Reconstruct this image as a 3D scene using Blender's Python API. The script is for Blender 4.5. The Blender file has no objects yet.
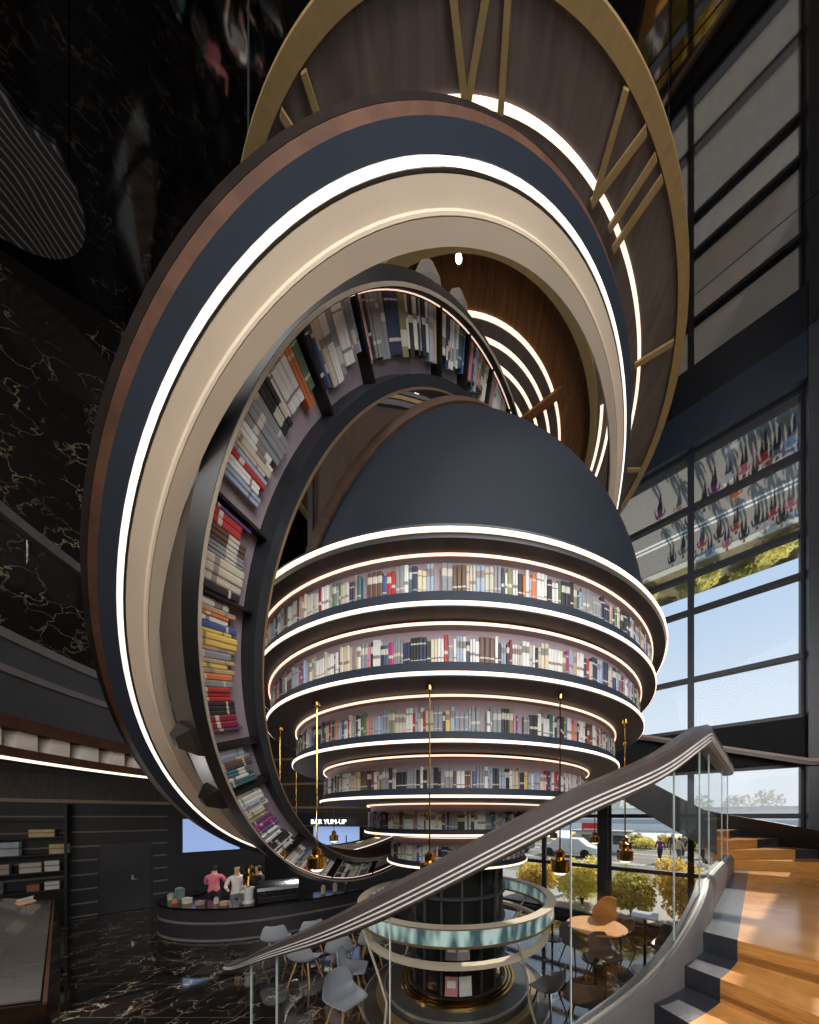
import bpy, bmesh, math, random
from mathutils import Vector, Matrix
rnd = random.Random(7)
PI = math.pi
R = math.radians
C = bpy.context.scene.collection
EZ = 3.17                      # eye height above the floor; heights below are given from the eye
AX, AY = -0.10, 5.20           # vertical axis of the globe


def V(x, y, z):
    return Vector((x, y, z + EZ))


# ------------------------------------------------------------------ materials
def lin(c):
    return tuple(((v / 255) / 12.92 if v / 255 <= 0.04045 else ((v / 255 + 0.055) / 1.055) ** 2.4) for v in c)


MATS = {}


def nodes(name):
    m = bpy.data.materials.new(name)
    m.use_nodes = True
    nt = m.node_tree
    return m, nt, nt.nodes, nt.links, nt.nodes.get('Principled BSDF')


def mat(name, rgb, rough=0.5, metal=0.0, var=0.12, scale=6.0, stretch=(1, 1, 1), spec=0.5, bump=0.0):
    """plain surface with a little procedural unevenness"""
    if name in MATS:
        return MATS[name]
    m, nt, N, L, b = nodes(name)
    col = lin(rgb)
    tc = N.new('ShaderNodeTexCoord'); mp = N.new('ShaderNodeMapping'); mp.inputs['Scale'].default_value = stretch
    nz = N.new('ShaderNodeTexNoise'); nz.inputs['Scale'].default_value = scale; nz.inputs['Detail'].default_value = 4
    L.new(tc.outputs['Object'], mp.inputs[0]); L.new(mp.outputs[0], nz.inputs['Vector'])
    cr = N.new('ShaderNodeValToRGB')
    cr.color_ramp.elements[0].position = 0.3; cr.color_ramp.elements[1].position = 0.7
    cr.color_ramp.elements[0].color = tuple(c * (1 - var) for c in col) + (1,)
    cr.color_ramp.elements[1].color = tuple(min(1, c * (1 + var)) for c in col) + (1,)
    L.new(nz.outputs['Fac'], cr.inputs[0]); L.new(cr.outputs[0], b.inputs['Base Color'])
    b.inputs['Roughness'].default_value = rough; b.inputs['Metallic'].default_value = metal
    b.inputs['Specular IOR Level'].default_value = spec
    if bump:
        bp = N.new('ShaderNodeBump'); bp.inputs['Strength'].default_value = bump
        L.new(nz.outputs['Fac'], bp.inputs['Height']); L.new(bp.outputs[0], b.inputs['Normal'])
    MATS[name] = m
    return m


def emit(name, rgb, s, hidden=False):
    if name in MATS:
        return MATS[name]
    m, nt, N, L, b = nodes(name)
    b.inputs['Base Color'].default_value = lin(rgb) + (1,)
    b.inputs['Emission Color'].default_value = lin(rgb) + (1,)
    b.inputs['Emission Strength'].default_value = s
    MATS[name] = m
    return m


def glass(name, tint=(0.93, 0.95, 0.95), refl=0.6, rough=0.02):
    if name in MATS:
        return MATS[name]
    m, nt, N, L, b = nodes(name)
    N.remove(b)
    out = N.get('Material Output')
    t = N.new('ShaderNodeBsdfTransparent'); t.inputs[0].default_value = tint + (1,)
    g = N.new('ShaderNodeBsdfGlossy'); g.inputs['Roughness'].default_value = rough
    fr = N.new('ShaderNodeFresnel'); fr.inputs['IOR'].default_value = 1.45
    mu = N.new('ShaderNodeMath'); mu.operation = 'MULTIPLY'; mu.inputs[1].default_value = refl
    mx = N.new('ShaderNodeMixShader')
    L.new(fr.outputs[0], mu.inputs[0]); L.new(mu.outputs[0], mx.inputs[0])
    L.new(t.outputs[0], mx.inputs[1]); L.new(g.outputs[0], mx.inputs[2]); L.new(mx.outputs[0], out.inputs[0])
    MATS[name] = m
    return m


def marble(name, base, vein, scale=1.2, rough=0.12, width=0.035, grid=0.0, spec=0.5, metal=0.0):
    """dark stone with thin crossing veins (and, if grid > 0, tile joints)"""
    m, nt, N, L, b = nodes(name)
    tc = N.new('ShaderNodeTexCoord')
    nz = N.new('ShaderNodeTexNoise'); nz.inputs['Scale'].default_value = scale * 1.3; nz.inputs['Detail'].default_value = 5
    mixv = N.new('ShaderNodeMix'); mixv.data_type = 'RGBA'; mixv.blend_type = 'LINEAR_LIGHT'; mixv.inputs[0].default_value = 0.35
    L.new(tc.outputs['Object'], nz.inputs['Vector'])
    L.new(tc.outputs['Object'], mixv.inputs[6]); L.new(nz.outputs['Color'], mixv.inputs[7])
    vo = N.new('ShaderNodeTexVoronoi'); vo.feature = 'DISTANCE_TO_EDGE'; vo.inputs['Scale'].default_value = scale
    L.new(mixv.outputs[2], vo.inputs['Vector'])
    cr = N.new('ShaderNodeValToRGB')
    cr.color_ramp.elements[0].position = 0.0; cr.color_ramp.elements[0].color = (1, 1, 1, 1)
    cr.color_ramp.elements[1].position = width; cr.color_ramp.elements[1].color = (0, 0, 0, 1)
    L.new(vo.outputs['Distance'], cr.inputs[0])
    n2 = N.new('ShaderNodeTexNoise'); n2.inputs['Scale'].default_value = scale * 0.8
    c2 = N.new('ShaderNodeValToRGB'); c2.color_ramp.elements[0].position = 0.42; c2.color_ramp.elements[1].position = 0.62
    L.new(tc.outputs['Object'], n2.inputs['Vector']); L.new(n2.outputs['Fac'], c2.inputs[0])
    mu = N.new('ShaderNodeMath'); mu.operation = 'MULTIPLY'
    L.new(cr.outputs[0], mu.inputs[0]); L.new(c2.outputs[0], mu.inputs[1])
    mx = N.new('ShaderNodeMix'); mx.data_type = 'RGBA'
    mx.inputs[6].default_value = lin(base) + (1,); mx.inputs[7].default_value = lin(vein) + (1,)
    L.new(mu.outputs[0], mx.inputs[0])
    last = mx.outputs[2]
    if grid:
        br = N.new('ShaderNodeTexBrick'); br.offset = 0.0; br.inputs['Scale'].default_value = 1.0
        br.inputs['Brick Width'].default_value = grid; br.inputs['Row Height'].default_value = grid
        br.inputs['Mortar Size'].default_value = 0.006
        L.new(tc.outputs['Object'], br.inputs['Vector'])
        m3 = N.new('ShaderNodeMix'); m3.data_type = 'RGBA'; m3.inputs[7].default_value = lin((96, 88, 80)) + (1,)
        L.new(br.outputs['Fac'], m3.inputs[0]); L.new(last, m3.inputs[6]); last = m3.outputs[2]
    L.new(last, b.inputs['Base Color'])
    b.inputs['Roughness'].default_value = rough; b.inputs['Specular IOR Level'].default_value = spec
    b.inputs['Metallic'].default_value = metal
    if grid:
        b.inputs['IOR'].default_value = 2.2
    MATS[name] = m
    return m


def wood(name, a, c, rough=0.45, scale=3.0, stretch=(1, 1, 12), spec=0.4):
    m, nt, N, L, b = nodes(name)
    tc = N.new('ShaderNodeTexCoord'); mp = N.new('ShaderNodeMapping'); mp.inputs['Scale'].default_value = stretch
    L.new(tc.outputs['Object'], mp.inputs[0])
    nz = N.new('ShaderNodeTexNoise'); nz.inputs['Scale'].default_value = scale; nz.inputs['Detail'].default_value = 6
    nz.inputs['Distortion'].default_value = 0.6
    L.new(mp.outputs[0], nz.inputs['Vector'])
    cr = N.new('ShaderNodeValToRGB'); cr.color_ramp.elements[0].position = 0.3; cr.color_ramp.elements[1].position = 0.72
    cr.color_ramp.elements[0].color = lin(a) + (1,); cr.color_ramp.elements[1].color = lin(c) + (1,)
    L.new(nz.outputs['Fac'], cr.inputs[0]); L.new(cr.outputs[0], b.inputs['Base Color'])
    b.inputs['Roughness'].default_value = rough; b.inputs['Specular IOR Level'].default_value = spec
    MATS[name] = m
    return m


navy = mat('navy_lacquer', (40, 48, 60), 0.62, var=0.06, scale=2, spec=0.25)
navy_dk = mat('navy_dark', (30, 34, 40), 0.45, var=0.1, scale=3)
soffit_m = wood('soffit_dark_wood', (38, 30, 26), (58, 46, 39), 0.5, 3, (4, 4, 1))
mauve = mat('mauve_panel', (150, 136, 142), 0.7, var=0.06, scale=5)
cream = mat('cream_plaster', (212, 195, 172), 0.55, var=0.05, scale=1.5)
cream2 = mat('cream_lower', (200, 184, 162), 0.5, var=0.05, scale=1.5)
rimwood = wood('ring_rim_wood', (62, 40, 30), (84, 56, 42), 0.65, 2, (3, 3, 3), 0.15)
rimdark = wood('ring_outer_wood', (22, 16, 14), (34, 25, 21), 0.8, 2, (3, 3, 3), 0.08)
gold = mat('brushed_gold', (158, 134, 90), 0.42, metal=0.35, var=0.1, scale=14)
brass = mat('polished_brass', (212, 168, 92), 0.18, metal=1.0, var=0.05, scale=9)
gold_dim = mat('gold_trim', (150, 124, 90), 0.4, metal=0.6, var=0.08)
silver = mat('silver_edge', (190, 188, 182), 0.3, metal=0.8, var=0.05)
black = mat('black_satin', (20, 19, 19), 0.35, var=0.15, scale=4)
blackgloss = mat('black_gloss', (16, 15, 15), 0.12, var=0.1, scale=3)
steel = mat('dark_steel_frame', (38, 42, 50), 0.45, metal=0.3, var=0.08, scale=3)
greydk = mat('charcoal_panel', (62, 62, 66), 0.5, var=0.1, scale=3)
clockpan = wood('clock_panel', (82, 72, 68), (104, 92, 86), 0.5, 2, (6, 1, 1))
clockdisc = wood('clock_disc_wood', (92, 60, 32), (132, 88, 50), 0.45, 3, (10, 1, 1))
drumwood = wood('drum_wood', (38, 28, 22), (54, 41, 32), 0.5, 4, (6, 6, 0.5))
bamboo = wood('bamboo_tread', (172, 116, 58), (202, 146, 82), 0.16, 4, (1.2, 1.2, 14), 0.7)
ledw = emit('led_white', (255, 230, 208), 1.35)
ledp = emit('led_warm', (255, 216, 192), 1.5)
ledr = emit('led_ring', (255, 240, 226), 1.15)
ledc = emit('led_clock', (255, 230, 208), 1.25)
ledg = emit('led_glow', (255, 216, 192), 1.0)
paneg = glass('window_glass', (0.97, 0.985, 1.0), 0.12)
railg = glass('balustrade_glass', (0.93, 0.945, 0.945), 0.06)
floor_m = marble('floor_marble', (25, 22, 21), (176, 156, 136), 2.3, 0.06, 0.03, 0.9, 0.75)
wall_m = marble('wall_marble', (20, 18, 17), (104, 92, 78), 2.4, 0.08, 0.03, 0.0, 0.6)


# ------------------------------------------------------------------ mesh builder
class MB:
    def __init__(s):
        s.v = []; s.f = []; s.mi = []

    def add(s, vs, fs, mi=0):
        o = len(s.v)
        s.v += [tuple(q) for q in vs]
        for k, f in enumerate(fs):
            s.f.append(tuple(i + o for i in f)); s.mi.append(mi[k] if isinstance(mi, list) else mi)
        return s

    def box(s, c, d, rot=None, mi=0):
        c = Vector(c); vs = []
        for x in (-.5, .5):
            for y in (-.5, .5):
                for z in (-.5, .5):
                    p = Vector((x * d[0], y * d[1], z * d[2]))
                    if rot is not None:
                        p = rot @ p
                    vs.append(c + p)
        return s.add(vs, [(0, 1, 3, 2), (4, 6, 7, 5), (0, 4, 5, 1), (2, 3, 7, 6), (0, 2, 6, 4), (1, 5, 7, 3)], mi)

    def beam(s, a, b, w, h, up=(0, 0, 1), mi=0):
        a = Vector(a); b = Vector(b); d = (b - a); l = d.length; d.normalize()
        x = d.cross(Vector(up))
        if x.length < 1e-5:
            x = d.cross(Vector((1, 0, 0)))
        x.normalize(); z = x.cross(d)
        rot = Matrix((x, d, z)).transposed()
        return s.box((a + b) / 2, (w, l, h), rot, mi)

    def rev(s, prof, fr, a0=0, a1=360, n=96, mi=0, closed=True):
        """revolve a profile [(r, h)] in frame (c, u, v, w); angles in degrees"""
        c, u, v, w = fr
        full = abs(a1 - a0) >= 359.99
        m = len(prof); k = n if full else n + 1
        vs = []
        for i in range(k):
            t = R(a0 + (a1 - a0) * i / n); e = math.cos(t) * u + math.sin(t) * v
            for r, h in prof:
                vs.append(c + r * e + h * w)
        fs = []; mm = []
        edges = m if closed else m - 1
        for i in range(n):
            i2 = (i + 1) % k
            for j in range(edges):
                j2 = (j + 1) % m
                fs.append((i * m + j, i2 * m + j, i2 * m + j2, i * m + j2)); mm.append(mi[j] if isinstance(mi, list) else mi)
        if closed and not full:
            fs.append(tuple(range(m))); fs.append(tuple(range((k - 1) * m, k * m)))
            mm += [mm[0], mm[0]]
        return s.add(vs, fs, mm)

    def lathe(s, prof, c, n=24, mi=0):
        """closed solid of revolution about z from [(r, z)]"""
        fr = (Vector(c), Vector((1, 0, 0)), Vector((0, 1, 0)), Vector((0, 0, 1)))
        return s.rev(prof, fr, 0, 360, n, mi, closed=False)

    def tube(s, pts, r, n=8, closed=False, mi=0, caps=True):
        pts = [Vector(p) for p in pts]; m = len(pts)
        rr = r if isinstance(r, (list, tuple)) else [r] * m
        up = None; vs = []
        for i, p in enumerate(pts):
            if closed:
                d = pts[(i + 1) % m] - pts[i - 1]
            else:
                d = pts[min(i + 1, m - 1)] - pts[max(i - 1, 0)]
            d.normalize()
            if up is None:
                up = Vector((0, 0, 1)) if abs(d.z) < 0.9 else Vector((1, 0, 0))
            x = d.cross(up)
            if x.length < 1e-4:
                x = d.cross(Vector((1, 0, 0)))
            x.normalize(); y = x.cross(d); y.normalize(); up = y
            for k in range(n):
                t = 2 * PI * k / n
                vs.append(p + rr[i] * (math.cos(t) * x + math.sin(t) * y))
        fs = []
        for i in range(m if closed else m - 1):
            i2 = (i + 1) % m
            for k in range(n):
                k2 = (k + 1) % n
                fs.append((i * n + k, i * n + k2, i2 * n + k2, i2 * n + k))
        if not closed and caps:
            fs.append(tuple(range(n))); fs.append(tuple((m - 1) * n + k for k in range(n)))
        return s.add(vs, fs, mi)

    def sweep(s, secs, closed_sec=True, caps=True, mi=0):
        """skin a list of equal-length cross sections"""
        m = len(secs[0]); vs = [q for sc in secs for q in sc]; fs = []; mm = []
        for i in range(len(secs) - 1):
            for j in range(m if closed_sec else m - 1):
                j2 = (j + 1) % m
                fs.append((i * m + j, (i + 1) * m + j, (i + 1) * m + j2, i * m + j2)); mm.append(mi[j] if isinstance(mi, list) else mi)
        if caps and closed_sec:
            fs.append(tuple(range(m))); fs.append(tuple((len(secs) - 1) * m + j for j in range(m)))
            mm += [mm[0], mm[0]]
        return s.add(vs, fs, mm)

    def prism(s, poly, z0, z1, mi=0):
        """vertical prism over a plan polygon"""
        m = len(poly)
        vs = [(p[0], p[1], z0) for p in poly] + [(p[0], p[1], z1) for p in poly]
        fs = [tuple(range(m))[::-1], tuple(range(m, 2 * m))] + [(i, (i + 1) % m, m + (i + 1) % m, m + i) for i in range(m)]
        return s.add(vs, fs, mi)


def origin_of(o):
    p = Vector((0, 0, 0))
    while o is not None:
        p += o.location; o = o.parent
    return p


def mesh_of(name, mb, mats, off=Vector((0, 0, 0)), smooth=35, fixn=True):
    me = bpy.data.meshes.new(name)
    me.from_pydata([tuple(Vector(v) - off) for v in mb.v], [], mb.f)
    for m in (mats if isinstance(mats, (list, tuple)) else [mats]):
        me.materials.append(m)
    for p, i in zip(me.polygons, mb.mi):
        p.material_index = i
    if fixn:
        bm = bmesh.new(); bm.from_mesh(me)
        bmesh.ops.recalc_face_normals(bm, faces=bm.faces)
        bm.to_mesh(me); bm.free()
    if smooth:
        for p in me.polygons:
            p.use_smooth = True
        me.set_sharp_from_angle(angle=R(smooth))
    me.update()
    return me


def obj(name, mb, mats, parent=None, smooth=35, at=None, fixn=True):
    """ONE mesh object; vertices of mb are world coordinates"""
    off = origin_of(parent) if parent else (Vector(at) if at is not None else Vector((0, 0, 0)))
    o = bpy.data.objects.new(name, mesh_of(name, mb, mats, off, smooth, fixn))
    C.objects.link(o)
    if parent:
        o.parent = parent
    elif at is not None:
        o.location = at
    return o


def thing(name, label, cat, loc=(0, 0, 0), group=None, rz=0.0):
    o = bpy.data.objects.new(name, None); C.objects.link(o)
    o.empty_display_size = 0.1
    o.location = loc; o.rotation_euler = (0, 0, rz)
    o['label'] = label; o['category'] = cat
    if group:
        o['group'] = group
    return o


def tag(o, label, cat, group=None):
    o['label'] = label; o['category'] = cat
    if group:
        o['group'] = group
    return o


def struct(name, mb, mats, parent=None, smooth=35):
    o = obj(name, mb, mats, parent, smooth)
    if not parent:
        o['kind'] = 'structure'
    return o


def dup(root, loc, rz, label, group=None):
    r = root.copy(); C.objects.link(r)
    r.location = loc; r.rotation_euler = (0, 0, rz); r['label'] = label
    if group:
        r['group'] = group
    for ch in list(root.children):
        c = ch.copy(); C.objects.link(c); c.parent = r
        for g in ch.children:
            d = g.copy(); C.objects.link(d); d.parent = c
    return r


UX, UY, UZ = Vector((1, 0, 0)), Vector((0, 1, 0)), Vector((0, 0, 1))


def hfr(z, cx=AX, cy=AY):
    return (Vector((cx, cy, z + EZ)), UX, UY, UZ)


def tilted(c, az, el):
    n = Vector((math.cos(el) * math.sin(az), -math.cos(el) * math.cos(az), math.sin(el)))
    u = UZ.cross(n); u.normalize(); v = n.cross(u)
    return (Vector((c[0], c[1], c[2] + EZ)), u, v, n)


ONES = ['', 'first', 'second', 'third', 'fourth', 'fifth', 'sixth', 'seventh', 'eighth', 'ninth', 'tenth', 'eleventh', 'twelfth', 'thirteenth',
        'fourteenth', 'fifteenth', 'sixteenth', 'seventeenth', 'eighteenth', 'nineteenth']
TENS = {2: ('twentieth', 'twenty'), 3: ('thirtieth', 'thirty'), 4: ('fortieth', 'forty'), 5: ('fiftieth', 'fifty'), 6: ('sixtieth', 'sixty'),
        7: ('seventieth', 'seventy'), 8: ('eightieth', 'eighty'), 9: ('ninetieth', 'ninety')}


def nth(n):
    if n < 20:
        return ONES[n]
    if n < 100:
        a, b = divmod(n, 10)
        return TENS[a][0] if b == 0 else TENS[a][1] + '-' + ONES[b]
    a = n - 100
    return 'hundredth' if a == 0 else 'hundred-and-' + nth(a)


# ================================================================== setting
WN = Vector((0.588, 0.809, 0)); WN.normalize()          # outward normal of the window wall
WT = Vector((-0.809, 0.588, 0)); WT.normalize()         # along the window wall, away from the stairs
W0 = Vector((5.83, 7.32, 0))                            # a mullion of the window wall


def wal(s, d=0.0, z=0.0):
    p = W0 + WT * s + WN * d
    return Vector((p.x, p.y, z + EZ))


PA = wal(-7.0); PB = Vector((-8.5, 12.27, 0)); PC = wal(5.9)
PA.z = PC.z = 0
CEIL = 10.2
# floor
mb = MB()
fp = [(PA.x, PA.y), (11.5, -5), (-14, -5), (-14, 6.77), (PB.x, PB.y), (PC.x, PC.y)]
mb.prism(fp, -0.2, 0.0)
struct('floor', mb, floor_m)
# ceiling: black mirror-like gloss with fine joints
m, nt, N, L, b = nodes('ceiling_black_gloss')
tc = N.new('ShaderNodeTexCoord'); br = N.new('ShaderNodeTexBrick'); br.offset = 0
br.inputs['Scale'].default_value = 1; br.inputs['Brick Width'].default_value = 2.4; br.inputs['Row Height'].default_value = 2.4
br.inputs['Mortar Size'].default_value = 0.008
br.inputs['Color1'].default_value = (0.21, 0.21, 0.22, 1); br.inputs['Color2'].default_value = (0.195, 0.195, 0.2, 1)
br.inputs['Mortar'].default_value = (0.02, 0.02, 0.02, 1)
mp = N.new('ShaderNodeMapping'); mp.inputs['Rotation'].default_value = (0, 0, R(36))
L.new(tc.outputs['Object'], mp.inputs[0]); L.new(mp.outputs[0], br.inputs['Vector']); L.new(br.outputs['Color'], b.inputs['Base Color'])
b.inputs['Metallic'].default_value = 1.0; b.inputs['Roughness'].default_value = 0.03
ceil_m = m
mb = MB(); mb.prism(fp, CEIL + EZ, CEIL + EZ + 0.25)
struct('ceiling', mb, ceil_m)
# enclosing walls
for nm, a, b2 in (('wall_back', (11.5, -5), (-14, -5)), ('wall_side', (-14, -5), (-14, 6.77)), ('wall_right', (11.5, -5), (PA.x, PA.y))):
    mb = MB(); mb.beam((a[0], a[1], (CEIL + EZ) / 2), (b2[0], b2[1], (CEIL + EZ) / 2), 0.2, CEIL + EZ)
    struct(nm, mb, mat('dark_wall', (40, 37, 36), 0.5))


def wallseg(name, a, b2, z0, z1, m, t=0.2):
    mb = MB()
    a = Vector((a[0], a[1], 0)); b2 = Vector((b2[0], b2[1], 0)); d = (b2 - a).normalized(); n = Vector((d.y, -d.x, 0))
    # room lies on side n; the wall thickness goes the other way
    q = [a, b2, b2 - n * t, a - n * t]
    mb.prism([(p.x, p.y) for p in q], z0 + EZ, z1 + EZ)
    return struct(name, mb, m)


woodpan = wood('grey_wood_wall', (58, 50, 46), (78, 68, 62), 0.5, 3, (5, 5, 0.6))
darkpan = wood('navy_wood_wall', (26, 27, 31), (38, 39, 44), 0.5, 3, (5, 5, 0.6))
striptan = mat('tan_strip', (150, 128, 108), 0.45, var=0.06)
stripgrey = mat('grey_strip', (104, 100, 98), 0.45, var=0.06)
LW0, LW1 = Vector((-14, 6.77, 0)), PB.copy()
wallseg('wall_left', LW0, LW1, -3.17, 0.5, darkpan)
wallseg('wall_left_upper', LW0, LW1, 0.5, CEIL, woodpan)
wallseg('wall_far', PB, PC, -3.17, 0.12, mat('bar_wall_dark', (30, 30, 34), 0.5, var=0.1))
wallseg('wall_far_upper', PB, PC, 0.12, 4.6, woodpan)
wallseg('wall_far_top', PB, PC, 4.6, CEIL, wall_m)
wd = (LW1 - LW0).normalized(); wn = Vector((wd.y, -wd.x, 0))


def lw(t, d=0.0, z=0.0):      # point on the left wall; t counted from (-10.7, 10.07)
    p = Vector((-10.7 + t, 10.07 + t, 0)) + wn * d
    return Vector((p.x, p.y, z + EZ))


k = 0
for z, t0, t1, h, mm in ((0.45, -3.2, 2.1, 0.10, striptan), (-0.02, -3.2, 0.14, 0.05, stripgrey), (-0.5, -3.2, 0.14, 0.05, stripgrey), (-0.95, -3.2, 0.14, 0.05, stripgrey),
                         (-1.38, -3.2, -0.95, 0.05, stripgrey), (-1.38, -0.1, 0.14, 0.05, stripgrey), (-1.83, -3.2, -0.95, 0.05, stripgrey), (-1.83, -0.1, 0.14, 0.05, stripgrey),
                         (-2.28, -3.2, -0.95, 0.05, stripgrey), (-2.28, -0.1, 0.14, 0.05, stripgrey), (-2.72, -3.2, -0.95, 0.05, stripgrey), (-2.72, -0.1, 0.14, 0.05, stripgrey), (-3.12, -3.2, -0.95, 0.05, stripgrey),
                         (1.5, -3.2, 2.1, 0.08, striptan), (2.6, -3.2, 2.1, 0.08, striptan)):
    k += 1
    mb = MB(); mb.beam(lw(t0, 0.012, z), lw(t1, 0.012, z), 0.03, h)
    struct('trim_%d' % k, mb, mm)
fd = (PC - PB).normalized(); fn = Vector((fd.y, -fd.x, 0))


def fw(s, d=0.0, z=0.0):      # point on the far wall, s metres from its left corner
    p = PB + fd * s + fn * d
    return Vector((p.x, p.y, z + EZ))


FL = (PC - PB).length
for z in (0.36, 1.35, 2.4, 3.4, 4.4):
    k += 1
    mb = MB(); mb.beam(fw(0.02, 0.012, z), fw(FL - 0.1, 0.012, z), 0.03, 0.09)
    struct('trim_%d' % k, mb, striptan)
k += 1
mb = MB(); mb.beam(fw(0.5, 0.25, -0.40), fw(5.2, 0.25, -0.40), 0.5, 0.035); struct('trim_%d' % k, mb, stripgrey)
# door in the left wall (dark, nearly flush)
mb = MB(); mb.beam(lw(-0.92, 0.005, -2.03), lw(-0.13, 0.005, -2.03), 0.05, 2.24)
d1 = struct('door_1', mb, mat('door_dark', (30, 31, 36), 0.45, var=0.06))
mb = MB(); mb.tube([lw(-0.43, 0.035, -2.12), lw(-0.43, 0.09, -2.12), lw(-0.36, 0.09, -2.12)], 0.015, 8)
mb.box(lw(-0.43, 0.035, -2.06), (0.05, 0.05, 0.16), Matrix.Rotation(R(45), 3, 'Z'))
struct('door_handle', mb, silver, d1)

# curved upper marble wall at the left
pl = [(-11.2, 3.0), (-9.7, 4.2), (-8.34, 5.15), (-7.1, 6.0), (-6.3, 6.9), (-5.9, 7.9)]
mb = MB()
secs = []
for i, (x, y) in enumerate(pl):
    secs.append([(x, y, 2.0 + EZ), (x, y, CEIL + EZ), (x - 0.15, y + 0.15, CEIL + EZ), (x - 0.15, y + 0.15, 2.0 + EZ)])
mb.sweep(secs); struct('wall_upper', mb, wall_m)

# left gallery (curved balcony) with glass parapet
GA0, GA1 = 173, 236
mb = MB()
fr = hfr(0)
mb.rev([(5.82, 1.15), (5.82, 2.22), (7.6, 2.22), (7.6, 0.75), (6.2, 0.75), (6.2, 1.15)], fr, GA0, GA1, 40)
gal = struct('floor_gallery', mb, greydk)
mb = MB(); mb.rev([(5.79, 2.20), (5.79, 2.32), (5.95, 2.32), (5.95, 2.20)], fr, GA0, GA1, 40); struct('edge_strip', mb, stripgrey, gal)
mb = MB(); mb.rev([(5.79, 1.78), (5.79, 1.87), (5.85, 1.87), (5.85, 1.78)], fr, GA0, GA1, 40); struct('fascia_strip', mb, stripgrey, gal)
mb = MB(); mb.rev([(5.78, 1.10), (5.78, 1.26), (6.2, 1.26), (6.2, 1.10)], fr, GA0, GA1, 40); struct('cove_top', mb, rimwood, gal)
mb = MB(); mb.rev([(5.76, 0.72), (5.76, 0.86), (6.2, 0.86), (6.2, 0.72)], fr, GA0, GA1, 40); struct('cove_bottom', mb, rimwood, gal)
mb = MB(); mb.rev([(5.755, 0.70), (5.755, 0.735), (5.80, 0.735), (5.80, 0.70)], fr, GA0, GA1, 40); struct('led_line', mb, emit('led_line', (255, 236, 214), 1.3), gal)
for i in range(17):
    a = GA0 + 1.2 + i * 3.7
    mb = MB(); mb.rev([(5.86, 0.86), (5.86, 1.10), (6.18, 1.10), (6.18, 0.86)], fr, a, a + 2.3, 4)
    struct('cove_block', mb, mat('cove_white', (226, 216, 202), 0.6), gal)
gr = thing('gallery_handrail', 'grey round handrail on the curved glass parapet of the upper gallery', 'handrail', (AX - 5.8, AY, 2.3 + EZ))
mb = MB(); mb.rev([(5.78, 3.70), (5.78, 3.83), (5.90, 3.83), (5.90, 3.70)], fr, GA0, GA1, 40); obj('top_rail', mb, mat('grey_rail', (110, 108, 108), 0.35, metal=0.4), gr)
for i in range(6):
    a = GA0 + i * 10.5
    g = thing('parapet_glass_panel', '%s clear glass panel from the big ring under the gallery handrail' % nth(i + 1), 'glass panel',
              (AX + 5.84 * math.cos(R(a + 5)), AY + 5.84 * math.sin(R(a + 5)), 2.32 + EZ), 'gallery glass panels')
    mb = MB(); mb.rev([(5.83, 2.32), (5.83, 3.70), (5.845, 3.70), (5.845, 2.32)], fr, a + 0.08, a + 10.4, 8); obj('pane', mb, railg, g)

# ------------------------------------------------------------------ window wall
ZS = [-3.05, -1.52, 0.0, 1.15, 2.12, 3.47, 5.21, 6.14, 7.85, 9.2]
MUL = [-1.92, 0.0, 1.92, 3.84, 5.8]
# lower glazing, upper glazing
for idx, (z0, z1, zz) in enumerate(((-3.12, 1.15, (-3.02, -1.52, 0.0, 1.12)), (2.12, 9.25, (2.16, 3.47, 5.21, 6.14, 7.85, 9.2)))):
    mb = MB()
    for z in zz:
        mb.beam(wal(-4.9, 0, z), wal(5.85, 0, z), 0.14, 0.11)
    for s in (-3.84, -1.92, 0.0, 1.92, 3.84, 5.76):
        mb.beam(wal(s, 0, z0), wal(s, 0, z1), 0.13 if s != 1.92 else 0.2, 0.13, up=WN)
    w = struct('window_%d' % (idx + 1), mb, steel)
    mb = MB(); mb.beam(wal(-4.9, 0.03, (z0 + z1) / 2), wal(5.85, 0.03, (z0 + z1) / 2), 0.012, z1 - z0)
    struct('window_pane', mb, paneg, w)
mb = MB(); mb.beam(wal(-4.9, 0, 1.63), wal(5.85, 0, 1.63), 0.3, 0.97); struct('wall_spandrel', mb, mat('spandrel_slate', (27, 29, 34), 0.7, var=0.12, scale=2, spec=0.15))
mb = MB(); mb.beam(wal(-7, 0, 9.72), wal(5.85, 0, 9.72), 0.5, 1.0); struct('beam_window_head', mb, mat('beam_navy', (32, 42, 56), 0.3))
mb = MB(); mb.beam(wal(-2.02, -0.12, -3.17), wal(-2.02, -0.12, CEIL), 0.22, 0.34, up=WN)
struct('column_window', mb, mat('column_grey', (52, 54, 60), 0.4))
mb = MB(); mb.beam(wal(2.02, -0.12, -3.17), wal(2.02, -0.12, 1.2), 0.28, 0.28, up=WN)
struct('column_slim', mb, steel)
mb = MB(); mb.beam(wal(-7.0, 0.0, 3.5), wal(-4.9, 0.0, 3.5), 0.3, 13.4); struct('wall_window_end', mb, mat('dark_wall', (40, 37, 36), 0.5))
mb = MB(); mb.beam(wal(-2.0, -0.1, -3.1), wal(5.8, -0.1, -3.1), 0.18, 0.14); struct('baseboard_window', mb, steel)

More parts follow.
